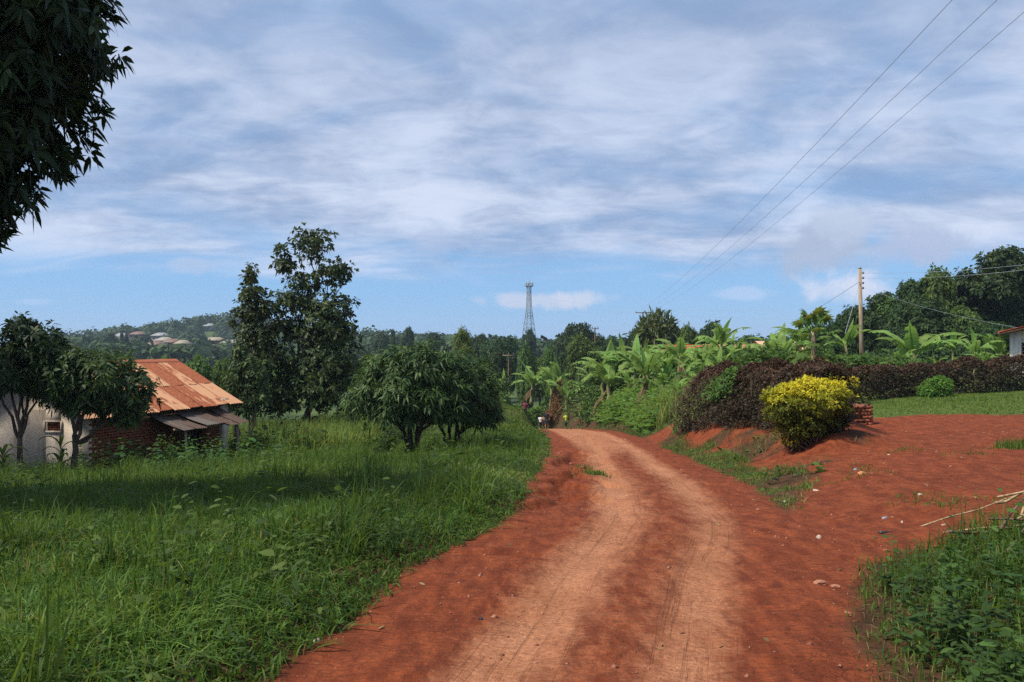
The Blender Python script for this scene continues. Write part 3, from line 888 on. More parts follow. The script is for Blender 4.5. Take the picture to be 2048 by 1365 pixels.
# ================================================================== background trees: prototypes and copies
PROTO = {}
def proto(key, name, lobes, crown, trunk):
    zt = max(l[2] + l[5] for l in lobes); rx = max(max(abs(l[0] + l[3]), abs(l[0] - l[3])) for l in lobes)
    PROTO[key] = dict(name=name, H=zt, Rx=rx, trunk=trunk_mesh(key + '_trunk', lobes, **trunk), crown=crown_mesh(key + '_crown', lobes, **crown))
def plant(key, px, ytop, halfw, d, label, group=None, rotz=None, name=None, category='tree'):
    p = PROTO[key]
    x, y, z = at(px, d)
    zt = CAMZ + (HOR - ytop) / FPX * d
    sz = (zt - z) / p['H'] / 1.04; sx = halfw * d / FPX / p['Rx'] / 1.05
    root = empty(name or p['name'], (x, y, z), random.uniform(0, 6.28) if rotz is None else rotz, 1.0, label=label, category=category, group=group)
    root.scale = (sx, sx, sz)
    obj('trunk', p['trunk'], root)
    obj('crown', p['crown'], root)
    return root
rp = random.Random(4)
def blob_lobes(n, R, z0, z1, seed, r=(.35, .6)):
    q = random.Random(seed); out = []
    for k in range(n):
        a = q.uniform(0, 6.28); t = q.random()
        z = z0 + (z1 - z0) * (k + .5) / n
        env = math.sin(math.pi * min(1, max(.12, .25 + .7 * (1 - (z - z0) / (z1 - z0)))) * .93) 
        s = q.uniform(*r) * R
        rad = max(0, R * env - s) * math.sqrt(t)
        out.append((math.cos(a) * rad, math.sin(a) * rad, z, s, s, s * .8))
    return out
proto('round', 'broadleaf_tree', blob_lobes(13, 4, 2.6, 6.6, 1), dict(shoots=1500, mat=LM['mid'], L=.5, W=.24, nl=7, droop=.3, seed=51, kind='diamond', lump=.2, fill=.3, new=.06), dict(mat=BARK, r0=.25, th=2, seed=51, twigs=2))
proto('round2', 'broadleaf_tree', blob_lobes(11, 4, 3.0, 7.2, 2, (.3, .5)), dict(shoots=1400, mat=LM['mid'], L=.48, W=.22, nl=7, droop=.3, seed=52, kind='diamond', lump=.25, fill=.25, tint_lo=.3), dict(mat=BARK, r0=.25, th=2.2, seed=52, twigs=2))
proto('deep', 'evergreen_tree', blob_lobes(14, 4, 2.2, 7.5, 3, (.28, .5)), dict(shoots=1900, mat=LM['deep'], L=.45, W=.2, nl=7, droop=.3, seed=53, kind='diamond', lump=.28, fill=.3), dict(mat=BARK_D, r0=.25, th=2, seed=53, twigs=2))
proto('deep2', 'evergreen_tree', blob_lobes(16, 4, 3, 9, 8, (.24, .42)), dict(shoots=2600, mat=LM['deep'], L=.42, W=.19, nl=7, droop=.3, seed=54, kind='diamond', lump=.3, fill=.3, tint_hi=.95, new=.1), dict(mat=BARK_D, r0=.28, th=2.5, seed=54, twigs=2))
proto('dome', 'spreading_tree', [(math.cos(a) * 2.6, math.sin(a) * 2.6, 4.6 + .3 * math.sin(3 * a), 2.0, 2.0, 1.2) for a in np.linspace(0, 5.6, 8)] + [(0, 0, 5.6, 2.6, 2.6, 1.3), (1, 1, 4.6, 2, 2, 1.2), (-1, -1, 4.8, 2, 2, 1.2)],
      dict(shoots=1900, mat=LM['deep'], L=.42, W=.2, nl=7, droop=.3, seed=55, kind='diamond', lump=.16, fill=.3, low_cut=-.6), dict(mat=BARK_D, r0=.35, th=2, seed=55, twigs=2))
proto('feather', 'feathery_tree', [(0, 0, 6.4, 1.1, 1.1, 1.6), (.8, 0, 5, 1.7, 1.6, 1.5), (-1, .3, 4.9, 1.7, 1.6, 1.5), (0, -.3, 3.8, 2.6, 2.3, 1.5), (1.4, 0, 3.4, 1.6, 1.6, 1.2), (-1.5, 0, 3.2, 1.6, 1.5, 1.2)],
      dict(shoots=1700, mat=LM['feather'], L=.55, W=.08, nl=9, droop=.8, seed=56, lump=.22, shell=.3, spread=(40, 130)), dict(mat=BARK_P, r0=.15, th=2, seed=56, twigs=3))
proto('radial', 'fan_leaved_tree', [(0, 0, 5.2, 2.2, 2.2, 1.3), (1.4, .2, 4.6, 1.3, 1.3, 1.0), (-1.4, -.2, 4.5, 1.4, 1.4, 1.0), (0, 0, 3.8, 1.8, 1.8, 1.0)],
      dict(shoots=230, mat=LM['tall'], L=1.15, W=.2, nl=9, droop=.25, seed=57, lump=.15, shell=.2, spread=(15, 95), tint_lo=.35, tint_hi=.95), dict(mat=BARK, r0=.2, th=2, seed=57, twigs=2))

MG = 'trees across the valley'
plant('dome', 1157, 641, 56, 130, 'dark dome shaped tree right of the lattice tower', MG)
plant('round', 1165, 668, 46, 86, 'round pale green tree in front of the dark dome tree', MG)
plant('round', 1052, 684, 26, 95, 'small round tree just below the lattice tower', MG)
plant('round2', 1099, 690, 22, 98, 'small leafy tree between the two round trees', MG)
plant('deep', 1003, 667, 42, 140, 'dark tree left of the tower, behind the crossarm pole', MG)
plant('deep2', 960, 664, 36, 150, 'dark tree behind the feathery tree', MG)
plant('deep', 1225, 668, 34, 118, 'dark tree right of the dome tree', MG)
plant('radial', 1316, 630, 46, 84, 'fan leaved tree standing above the banana grove', MG)
plant('deep2', 1270, 652, 26, 92, 'dark tree behind the fan leaved tree, on its left', MG)
plant('round2', 1372, 645, 30, 80, 'leafy tree right of the fan leaved tree', MG)
plant('deep', 1422, 637, 36, 98, 'dark tree behind the tallest banana plants', MG)
plant('deep2', 1340, 652, 40, 105, 'dark tree partly hidden behind the fan leaved tree', MG)
plant('deep', 1500, 668, 40, 120, 'low dark tree behind the tan roof', MG)
plant('feather', 925, 643, 46, 55, 'pale feathery tree rising behind the mango pair', MG)
plant('deep2', 1000, 690, 30, 100, 'dark slender tree beside the crossarm pole', MG)
plant('round2', 1080, 712, 40, 104, 'low leafy tree behind the far banana plants', MG)
plant('deep2', 1125, 700, 30, 108, 'narrow dark tree behind the small leafy tree', MG)
LGp = 'trees behind the rusty roofed house'
plant('round2', 335, 712, 44, 60, 'leafy tree directly behind the roof ridge', LGp)
plant('round', 392, 709, 44, 58, 'broad leafy tree right of the roof ridge', LGp)
plant('round2', 447, 713, 40, 60, 'leafy tree between the roof and the spire shaped tree', LGp)
plant('round', 262, 706, 50, 64, 'leafy tree behind the left part of the roof', LGp)
plant('round', 190, 704, 50, 66, 'leafy tree seen above the slim forked tree', LGp)
plant('round2', 560, 715, 50, 64, 'leafy tree seen between the two tall trees', LGp)
plant('deep', 745, 704, 44, 62, 'dark tree right of the tallest tree', LGp)
plant('round', 800, 698, 40, 66, 'leafy tree behind the larger mango', LGp)
plant('deep2', 700, 712, 44, 58, 'dark low tree at the foot of the tallest tree', LGp)
RGp = 'trees behind the banana plants on the right'
plant('deep2', 1757, 580, 56, 70, 'dark tree just right of the utility pole', RGp)
plant('deep', 1700, 606, 40, 76, 'dark tree behind the utility pole', RGp)
plant('deep2', 1818, 552, 54, 66, 'dark tree with upright shoots, second from the pole', RGp)
plant('round2', 1878, 528, 56, 66, 'tall leafy tree left of the biggest tree', RGp)
plant('deep2', 1995, 488, 96, 68, 'biggest dark tree at the right edge behind the white house', RGp)
plant('deep', 2085, 500, 80, 72, 'dark tree cut by the right edge above the white house', RGp)
plant('round', 1925, 610, 50, 60, 'leafy tree under the biggest tree', RGp)
plant('round2', 1782, 585, 46, 69, 'leafy tree between the pole and the upright shooted tree', RGp)
plant('deep2', 1860, 590, 56, 60, 'dark tree filling the gap before the tall leafy tree', RGp)
plant('deep', 1650, 640, 50, 62, 'dark low tree behind the papaya', RGp)
plant('deep', 1800, 650, 50, 62, 'low dark tree behind the banana clump', RGp)
plant('deep', 1990, 640, 60, 58, 'low dark tree left of the white house', RGp)
plant('round', 1560, 668, 46, 50, 'low leafy tree left of the papaya', RGp)
plant('round2', 1500, 690, 36, 46, 'low bushy tree behind the bronze hedge', RGp)

# ================================================================== far hill and ridge woods (reads as one mass)
def woods():
    r = np.random.default_rng(91)
    T = []
    for k in range(3000):
        px = r.uniform(60, 1600); d = r.uniform(240, 680)
        x = PX(px, d)
        T.append((x, d + 0.0))
    T = np.array(T)
    z = ground_z(T[:, 0], T[:, 1])
    keep = np.ones(len(T), bool)
    for hx, hy, hw in FARH:
        keep &= ~((np.abs(T[:, 0] - hx * T[:, 1] / hy) < hw * 1.0) & (T[:, 1] > hy - 150) & (T[:, 1] < hy + 8))
    T = T[keep]; z = z[keep]
    H = r.uniform(5.5, 10.5, len(T)) * (.75 + .5 * fbm(T[:, 0] * .02, T[:, 1] * .02, 3))
    Rr = H * r.uniform(.35, .6, len(T))
    m = 60
    k = np.repeat(np.arange(len(T)), m)
    d = rand_dirs(len(k), r); d[:, 2] = d[:, 2] * .9 + .15
    rad = np.stack([Rr[k], Rr[k], H[k] * .42], 1)
    c = np.stack([T[k, 0], T[k, 1], z[k] + H[k] * .58], 1)
    p = c + d * rad * (1 + .25 * np.sin(d[:, :1] * 5 + k[:, None]) * np.sin(d[:, 1:2] * 4 + k[:, None]))
    s = Rr[k] * r.uniform(.35, .6, len(k))
    ax = unit(np.cross(d, rand_dirs(len(k), r)))
    V, polys, li = leaf_geo(p - ax * s[:, None] * .5, ax, unit(d + .5 * rand_dirs(len(k), r)), s, s * .85, .1, 'diamond')
    t = np.clip(.45 + r.normal(size=len(T)) * .22, 0, 1)[k] + r.normal(size=len(k)) * .08
    obj('hillside_wood', mesh_from('hillside_wood', V, polys, LM['far'], tint=np.clip(t, 0, 1)[li]), kind='stuff', label='dense woodland covering the far hill and ridge', category='woodland')
FARSPEC = [  # px, py(base), d, width m, colour key, label
    (430, 692, 470, 11.5, 'red', 'far house with red walls and wide cream roof on the hillside'),
    (322, 682, 500, 9, 'white', 'far white house with pale roof below the hill'),
    (330, 693, 440, 8, 'cream', 'far house with low cream roof left of the red walled one'),
    (345, 697, 425, 8, 'rust', 'far house with rusty roof near the valley floor'),
    (366, 700, 415, 6, 'red', 'far small red house half hidden by trees'),
    (313, 703, 405, 8, 'rust', 'far pinkish roofed house at the foot of the hill'),
    (278, 679, 520, 9, 'rust', 'far house with faded red roof, leftmost on the ridge'),
    (462, 698, 450, 10, 'cream', 'far house with long pale roof beside the spire shaped tree'),
    (420, 672, 560, 6, 'white', 'far tiny pale house high on the hill'),
    (243, 683, 500, 7, 'white', 'far pale house among trees on the left ridge')]
FARH = [(PX(p, d), d, w * .75) for p, y, d, w, c, l in FARSPEC]
woods()
# a few trees that stand out on the skyline
plant('dome', 221, 664, 15, 330, 'flat topped tree on the far left skyline', 'skyline trees')
plant('deep', 172, 668, 10, 320, 'small round tree at the left end of the skyline', 'skyline trees')
plant('deep2', 243, 662, 7, 330, 'slim skyline tree right of the flat topped one', 'skyline trees')
plant('deep2', 252, 664, 6, 330, 'slimmer of the twin skyline trees', 'skyline trees')
plant('deep2', 815, 650, 16, 230, 'tall ragged skyline tree right of the tallest tree', 'skyline trees')
plant('deep', 765, 660, 20, 240, 'rounded skyline tree behind the dark tree', 'skyline trees')
plant('deep2', 785, 655, 9, 235, 'slim skyline tree left of the ragged one', 'skyline trees')
plant('dome', 868, 662, 24, 240, 'wide skyline tree left of the feathery tree', 'skyline trees')
plant('deep2', 1058, 655, 16, 240, 'tree at the foot of the lattice tower', 'skyline trees')

FM = {}
for key, c in dict(red=(.34, .10, .06), white=(.62, .60, .55), cream=(.55, .45, .33), rust=(.36, .24, .19)).items():
    FM[key] = noise_mat('far_wall_' + key, tuple(q * .4 for q in c), tuple(q * .5 for q in c), .6, .9)
FR = {}
for key, c in dict(red=(.62, .52, .36), white=(.55, .56, .56), cream=(.62, .56, .45), rust=(.40, .24, .18)).items():
    FR[key] = noise_mat('far_roof_' + key, tuple(q * .36 for q in c), tuple(q * .46 for q in c), .5, .6)
GLASS_D = noise_mat('dark_opening', (.012, .012, .014), (.03, .03, .035), 3, .3, .5)
for px, py, d, w, ck, lab in FARSPEC:
    x = PX(px, d); z = gz(x, d)
    zb = CAMZ - (py - HOR) / FPX * d
    h = 3.2; dp = 6.5; drop = max(0.5, zb - z + .5)
    root = empty('far_house', (x, d, max(zb, z)), random.uniform(-.35, .35), label=lab, category='house', group='houses on the far hillside')
    w0 = MB().box((0, 0, h / 2 - drop / 2), (w, dp, h + drop)).mesh('wall', FM[ck])
    obj('wall', w0, root)
    o = .7; rh = 1.9
    V = [(-w/2-o, -dp/2-o, h), (w/2+o, -dp/2-o, h), (w/2+o, dp/2+o, h), (-w/2-o, dp/2+o, h), (-w/4, 0, h + rh), (w/4, 0, h + rh), (-w/2-o, -dp/2-o, h-.15), (w/2+o, -dp/2-o, h-.15), (w/2+o, dp/2+o, h-.15), (-w/2-o, dp/2+o, h-.15)]
    mbr = MB().add(V, [np.array([(0, 1, 5, 4), (2, 3, 4, 5), (6, 7, 1, 0), (7, 8, 2, 1), (8, 9, 3, 2), (9, 6, 0, 3), (9, 8, 7, 6)]), np.array([(1, 2, 5), (3, 0, 4)])])
    obj('roof', mbr.mesh('roof', FR[ck]), root)
    nw = max(2, int(w / 3))
    for k in range(nw):
        xx = -w / 2 + (k + .5) * w / nw
        obj('window', MB().box((xx, -dp / 2 - .02, 1.6), (1.1, .12, 1.2)).mesh('window', GLASS_D), root)

# ================================================================== banana plants
STEM_B = noise_mat('banana_stem', (0.10, 0.11, 0.045), (0.26, 0.25, 0.11), 7, stretch=(1, 1, .15), c3=(.09, .05, .03))
def banana_leaf(seed, L=2.1, W=.56, up=1.15, arch=1.6, torn=.5, twist=.2):
    """midrib starts at the origin, goes up then arches over towards +x"""
    r = np.random.default_rng(seed)
    n = 22
    t = np.linspace(0, 1, n)
    ang = up - arch * t ** 1.5
    ds = L / (n - 1)
    x = np.concatenate([[0], np.cumsum(np.cos(ang[:-1]) * ds)]); z = np.concatenate([[0], np.cumsum(np.sin(ang[:-1]) * ds)])
    y = twist * t ** 2 * L * .3 * r.uniform(-1, 1)
    C = np.stack([x, y + 0 * t, z], 1)
    T = np.stack([np.cos(ang), 0 * t, np.sin(ang)], 1)
    S = np.array([0, 1.0, 0]); Nn = np.cross(T, S[None].repeat(n, 0))
    pet = .16
    prof = np.clip((t - pet) / (1 - pet), 0, 1)
    wid = W * .5 * np.sin(np.clip(prof * 1.04, 0, 1) ** .55 * math.pi) ** .62 * (prof > 0)
    mb = MB()
    mb.tube(C - Nn * 0 , np.linspace(.035, .008, n), 5)
    tints = [np.full(5 * n, .85)]
    for s in (-1, 1):
        sag = -.10; 
        for i in range(n - 1):
            if wid[i + 1] < .02 and wid[i] < .02: continue
            if i == 0 or r.random() < torn * .55:
                sag = r.uniform(-.75, .25) if r.random() < torn else r.uniform(-.25, .3); gap = r.uniform(.0, .5) * ds
            else: gap = 0
            a0 = C[i]; a1 = C[i + 1]
            def edge(k, off):
                w = wid[k]
                return C[k] + T[k] * off + S * s * w * math.cos(sag) + (-Nn[k] if Nn[k][2] < 0 else Nn[k]) * w * math.sin(sag) - np.array([0, 0, .22 * w])
            e0 = edge(i, gap); e1 = edge(i + 1, -gap * .3)
            m0 = (a0 + e0) / 2 + np.array([0, 0, .06 * wid[i]]); m1 = (a1 + e1) / 2 + np.array([0, 0, .06 * wid[i + 1]])
            mb.add([a0, a1, m0, m1, e0, e1], [np.array([(0, 1, 3, 2), (2, 3, 5, 4)])])
            tints.append(np.full(6, np.clip(.5 + r.normal() * .12, 0, 1)))
    V = np.concatenate(mb.V); tt = np.concatenate(tints)
    return V, [np.concatenate(p) for p in mb.P.values()], tt
BLEAF = []
for k, (L, W, up, arch, torn) in enumerate([(1.9, .5, 1.42, .5, .4), (2.2, .54, 1.2, 1.5, .8), (2.2, .52, 1.0, 2.0, 1.0), (2.1, .52, .75, 2.0, 1.2), (1.9, .5, .45, 1.9, 1.3), (1.6, .46, 1.5, .2, .15), (2.2, .55, 1.1, 1.6, .7)]):
    V, P_, tt = banana_leaf(100 + k, L, W, up, arch, torn)
    BLEAF.append(mesh_from('banana_leaf_%d' % k, V, P_, LM['banana'], tint=tt))
dry = leaf_mat('dry_banana_leaf', (0.06, 0.036, 0.02), (0.12, 0.075, 0.038), (0.2, 0.135, 0.065), .6, .2)
V, P_, tt = banana_leaf(140, 1.5, .24, -.7, .75, 1.0)
BDRY = mesh_from('banana_leaf_dry', V, P_, dry, tint=tt)
def stem_me(h, seed):
    r = np.random.default_rng(seed)
    p = curve3((0, 0, -.2), (r.uniform(-.12, .12), r.uniform(-.12, .12), h), 0, 6, r, .02)
    return MB().tube(p, np.linspace(.15, .07, 6), 8).mesh('banana_stem', STEM_B, True), p[-1]
BSTEM = [stem_me(h, k) for k, h in enumerate((1.5, 2.0, 2.5, 1.1))]
def banana(px, ytop, d, label, group, scale=None, seed=None, nl=8, st=None):
    q = random.Random(seed if seed is not None else int(px * 7 + d * 3))
    x, y, z = at(px, d)
    zt = CAMZ + (HOR - ytop) / FPX * d
    k = q.randrange(4) if st is None else st
    me, top = BSTEM[k]
    nat = top[2] + 1.75
    s = max(.35, (zt - z) / nat)
    s = min(s, 1.7)
    root = empty('banana_plant', (x, y, zt - nat * s if s >= 1.69 else z), q.uniform(0, 6.28), s, label=label, category='banana plant', group=group)
    obj('stem', me, root)
    a = q.uniform(0, 6.28)
    order = [0, 6, 1, 1, 2, 6, 2, 3, 3, 4]
    if q.random() < .35: order[0] = 5
    for i in range(nl):
        a += 2.4 + q.uniform(-.35, .35)
        sc_ = q.uniform(.82, 1.08)
        obj('leaf', BLEAF[order[i % 10]], root, (top[0], top[1], top[2] - .04 * i), (q.uniform(-.15, .15), q.uniform(-.15, .15), a), (sc_, sc_, sc_))
    for i in range(q.choice((1, 2, 2, 3))):
        obj('dry_leaf', BDRY, root, (top[0], top[1], top[2] - .25), (0, 0, q.uniform(0, 6.28)), (1, 1, 1))
    return root
GB = 'banana plants in the grove right of the far road'
spec = [  # px, ytop, d, label
    (1270, 655, 58, 'tall banana plant with upright leaves left of the red roof patch'),
    (1440, 625, 54, 'tallest banana plant, a single spear leaf against the sky'),
    (1360, 655, 50, 'upright leaved banana plant just left of the red roof'),
    (1190, 722, 76, 'banana plant at the left end of the grove with hanging leaf'),
    (1258, 735, 54, 'low banana plant with dark trunk leaning over the tall grass'),
    (1325, 705, 44, 'bright banana plant in the middle front of the grove'),
    (1400, 715, 40, 'banana plant with pale stem touching the bronze hedge'),
    (1480, 690, 46, 'banana plant in front of the tan roof'),
    (1355, 745, 36, 'short banana plant with one broad glossy leaf by the hedge')]
for px, yt, d, lab in spec:
    banana(px, yt, d, lab, GB, nl=9)
q = random.Random(77)
for k in range(26):
    px = 1195 + 305 * (k + q.random()) / 26; d = q.uniform(60, 72) if px < 1280 else q.uniform(43, 62)
    col_ = 'left part' if px < 1300 else ('middle' if px < 1410 else 'right part')
    row_ = 'among the front rows' if d < 52 else ('deep inside' if d < 62 else 'in the back row')
    banana(px, q.uniform(662, 725), d, 'banana plant %s of the dense grove, in its %s' % (row_ if row_ != 'deep inside' else 'halfway back', col_), GB + ', inner ones', nl=8)
GF = 'banana plants by the bend of the far road'
for px, yt, d, lab in [(1062, 716, 88, 'left banana plant of the far clump by the road bend'), (1100, 722, 86, 'middle banana plant of the far clump by the road bend'),
                       (1122, 708, 92, 'banana plant with a stiff spear leaf in the far clump'), (1005, 735, 92, 'lone far banana plant left of the clump'), (1135, 742, 80, 'right banana plant of the far clump, above the brown bank')]:
    banana(px, yt, d, lab, GF, nl=8)
GR = 'banana plants on the right'
for px, yt, d, lab in [(1598, 622, 40, 'banana plant with leaves against the sky left of the papaya'), (1562, 634, 44, 'banana plant behind the bronze hedge, leftmost of the right group'),
                       (1694, 632, 39, 'banana plant with long arched leaves left of the utility pole'), (1735, 700, 37, 'low banana plant at the foot of the utility pole'),
                       (1833, 618, 42, 'banana plant with a tall split leaf in front of the dark trees'), (1800, 690, 40, 'banana plant with one broad flat leaf above the long hedge'),
                       (1905, 655, 44, 'banana plant in the middle above the long hedge'), (1950, 650, 43, 'banana plant with fanned leaves near the white house'), (1992, 640, 47, 'banana plant touching the white house roof'),
                       (1968, 690, 41, 'low banana plant below the fanned one'), (1870, 700, 41, 'low banana plant with drooping leaves behind the long hedge'), (1665, 690, 38, 'banana plant half hidden behind the papaya trunk'),
                       (1760, 705, 40, 'small banana plant right of the utility pole'), (1925, 705, 40, 'small banana plant between two taller ones above the hedge')]:
    banana(px, yt, d, lab, GR, nl=8)

# ================================================================== papaya
def papaya_leaf_me():
    r = np.random.default_rng(3)
    mb = MB(); n = 8
    p = curve3((0, 0, 0), (.85, 0, .12), .06, n)
    mb.tube(p, np.linspace(.018, .01, n), 4)
    c = p[-1]
    for k in range(9):
        a = -2.4 + 4.8 * k / 8
        L = .42 * (1 - .28 * abs(a) / 2.4); w = .15
        dx = np.array([math.cos(a), math.sin(a), -.15 - .1 * r.random()]); sd = np.array([-math.sin(a), math.cos(a), 0])
        m = c + dx * L * .55
        V = [c, m + sd * w * .5 + np.array([0, 0, -.03]), c + dx * L + np.array([0, 0, -.10]), m - sd * w * .5 + np.array([0, 0, -.03]), m + np.array([0, 0, .02])]
        mb.add(V, [np.array([(0, 1, 4), (1, 2, 4), (2, 3, 4), (3, 0, 4)])])
    V = np.concatenate(mb.V)
    return V, [np.concatenate(q) for q in mb.P.values()]
PV, PP = papaya_leaf_me()
PLG = mesh_from('papaya_leaf', PV, PP, LM['papaya'], tint=np.full(len(PV), .4))
PLY = mesh_from('papaya_leaf_old', PV, PP, LM['papaya'], tint=np.full(len(PV), .92))
def papaya(px, ytop, d, label):
    x, y, z = at(px, d)
    H = CAMZ + (HOR - ytop) / FPX * d - z
    root = empty('papaya_tree', (x, y, z), 0, label=label, category='papaya tree')
    path = [(-.15, 0, -.2), (-.05, 0, H * .25), (.12, 0, H * .5), (.1, 0, H * .75), (.06, 0, H * .92)]
    obj('trunk', MB().tube(path, [.17, .15, .12, .10, .07], 8).mesh('trunk', BARK_P, True), root)
    q = random.Random(9); a = 0
    for k in range(44):
        a += 2.4
        t = k / 43
        el = 1.1 - 1.75 * t + q.uniform(-.15, .15)
        s = q.uniform(.75, 1.1)
        obj('leaf', PLG if k < 38 else PLY, root, (.08, 0, H * (.93 - .33 * t)), (0, -el, a), (s, s, s))
    return root
papaya(1622, 652, 33, 'papaya tree with pale leaning trunk behind the golden bush')

# ================================================================== hedges and bushes
def hedge_mesh(name, path, width, h0, h1, n, mat, L, W, nl, seed, tint_fn, bottom=.15, bulge=.18, droop=.2, kind='diamond', spread=(25, 95)):
    r = np.random.default_rng(seed)
    path = np.asarray(path, float)
    seg = np.linalg.norm(np.diff(path, axis=0), axis=1); cum = np.concatenate([[0], np.cumsum(seg)]); tot = cum[-1]
    s = r.uniform(-.12 * width, tot + .12 * width, n)
    s = np.clip(s, 0, tot)
    x = np.interp(s, cum, path[:, 0]); y = np.interp(s, cum, path[:, 1])
    i = np.clip(np.searchsorted(cum, s) - 1, 0, len(seg) - 1)
    tx = np.diff(path, axis=0)[i] / seg[i][:, None]
    nx = np.stack([tx[:, 1], -tx[:, 0]], 1)
    H = np.interp(s, cum, np.linspace(h0, h1, len(cum))) * (1 + .10 * (vnoise(s * 1.1, s * 0, seed) - .5) * 2 + .05 * (vnoise(s * 3.1, s * 0, seed + 1) - .5) * 2)
    # perimeter of a rounded box, from the ground on one side over the top to the other side
    per = r.random(n); hw = width / 2
    aa = (per - .5) * math.pi * 1.02
    cx = np.sin(aa); cz = np.cos(aa)
    k = (np.abs(cx) ** 3.2 + np.abs(cz) ** 3.2) ** (-1 / 3.2)
    ox = cx * k * hw; oz = cz * k
    lum = 1 + bulge * (fbm(s * 1.3, per * 9, seed + 5, 3) - .5) * 2
    dep = 1 - np.abs(r.normal(size=n)) * .12
    ox = ox * lum * dep
    zz = bottom + (H - bottom) * np.clip(oz, 0, 1) * (1 - .5 * (1 - dep)) * (1 + .3 * (lum - 1))
    endd = np.where(s <= 0, -1, np.where(s >= tot, 1, 0)) * r.random(n) * hw * .9
    px_ = x + nx[:, 0] * ox + tx[:, 0] * endd; py_ = y + nx[:, 1] * ox + tx[:, 1] * endd
    g = ground_z(px_, py_)
    P = np.stack([px_, py_, g + zz], 1)
    O = unit(np.stack([nx[:, 0] * cx, nx[:, 1] * cx, cz * .9 + .1], 1))
    b, a, nr, l, w, dr, kk = rosettes(P, O, nl, L, W, droop, r, spread, kind)
    V, polys, li = leaf_geo(b, a, nr, l, w, dr, kind)
    t = tint_fn(zz / np.maximum(H, .1), P, r)[kk] + r.normal(size=len(kk)) * .08
    return mesh_from(name, V, polys, mat, tint=np.clip(t, 0, 1)[li])
def hedge_twigs(path, width, h, n, seed):
    r = np.random.default_rng(seed); mb = MB()
    path = np.asarray(path, float)
    for k in range(n):
        t = r.random() * (len(path) - 1); i = int(t); f = t - i
        b = path[i] * (1 - f) + path[min(i + 1, len(path) - 1)] * f + r.uniform(-.3, .3, 2) * width
        z = gz(b[0], b[1])
        e = np.array([b[0] + r.uniform(-.45, .45), b[1] + r.uniform(-.45, .45), z + h * r.uniform(.5, .9)])
        mb.tube(curve3((b[0], b[1], z - .05), e, -.05, 4, r, .04), np.linspace(.022, .006, 4), 4)
    return mb.mesh('branches', BARK, True)
def hedge(label, path, width, h0, h1, n, mat, L, W, nl, seed, tint_fn, category='hedge', name='hedge', group=None, twigs=40, **kw):
    x, y = path[0]
    root = empty(name, (x, y, gz(x, y)), 0, label=label, category=category, group=group)
    M = Matrix.Translation((-x, -y, -gz(x, y)))
    for nm, me in (('foliage', hedge_mesh('foliage', path, width, h0, h1, n, mat, L, W, nl, seed, tint_fn, **kw)), ('branches', hedge_twigs(path, width, max(h0, h1), twigs, seed))):
        me.transform(M)
        obj(nm, me, root, kind='stuff' if nm == 'branches' else None)
    return root
BROWN = leaf_mat('brown_hedge_leaf', (0.05, 0.035, 0.015), (0.13, 0.07, 0.03), (0.24, 0.12, 0.05), .6, .2)
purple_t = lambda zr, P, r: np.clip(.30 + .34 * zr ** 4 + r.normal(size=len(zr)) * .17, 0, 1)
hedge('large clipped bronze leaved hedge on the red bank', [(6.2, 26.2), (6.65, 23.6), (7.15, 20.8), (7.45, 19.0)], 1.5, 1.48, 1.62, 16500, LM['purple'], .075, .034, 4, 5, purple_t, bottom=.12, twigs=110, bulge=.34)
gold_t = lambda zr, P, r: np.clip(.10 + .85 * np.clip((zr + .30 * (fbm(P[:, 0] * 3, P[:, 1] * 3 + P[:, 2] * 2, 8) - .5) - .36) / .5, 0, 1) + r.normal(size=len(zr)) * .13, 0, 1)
def lobe_bush(name, label, loc, lobes, shoots, mat, L, W, nl, seed, tint_fn, category='bush', twigs=24, **kw):
    root = empty(name, loc, 0, 1.0, label=label, category=category)
    r = np.random.default_rng(seed)
    P, O = shell_points(lobes, shoots, r, .16, kw.get('low_cut', -1.2), kw.get('lump', .16), .62)
    keep = P[:, 2] > .04
    P = P[keep]; O = O[keep]
    b, a, nr, l, w, dr, k = rosettes(P, O, nl, L, W, .2, r, (20, 95), 'diamond')
    V, polys, li = leaf_geo(b, a, nr, l, w, dr, 'diamond')
    t = tint_fn(P, r)[k] + r.normal(size=len(k)) * .08
    obj('foliage', mesh_from('foliage', V, polys, mat, tint=np.clip(t, 0, 1)[li]), root)
    mb = MB()
    for q in range(twigs):
        lb = np.array(lobes[r.integers(len(lobes))])
        e = lb[:3] + rand_dirs(1, r)[0] * lb[3:6] * .9
        s0 = np.array([r.normal() * .16, r.normal() * .12, -.08])
        mb.tube(curve3(s0, e, -.06, 5, r, .04), np.linspace(.022, .005, 5), 4)
    obj('branches', mb.mesh('branches', BARK, True), root, kind='stuff')
    return root
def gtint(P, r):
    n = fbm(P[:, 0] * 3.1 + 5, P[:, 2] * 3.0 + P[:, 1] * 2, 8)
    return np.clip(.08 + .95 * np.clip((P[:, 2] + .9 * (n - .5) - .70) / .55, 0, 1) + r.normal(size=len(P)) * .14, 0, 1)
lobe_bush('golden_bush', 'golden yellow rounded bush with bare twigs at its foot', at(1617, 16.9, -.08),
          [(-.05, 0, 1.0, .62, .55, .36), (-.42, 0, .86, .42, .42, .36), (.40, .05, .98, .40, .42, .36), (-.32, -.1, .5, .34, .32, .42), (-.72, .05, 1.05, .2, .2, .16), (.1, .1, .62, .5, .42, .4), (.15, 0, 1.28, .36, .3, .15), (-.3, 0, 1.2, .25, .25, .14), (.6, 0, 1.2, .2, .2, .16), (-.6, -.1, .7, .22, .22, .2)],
          4600, LM['gold'], .075, .032, 5, 6, gtint, twigs=60, lump=.34)
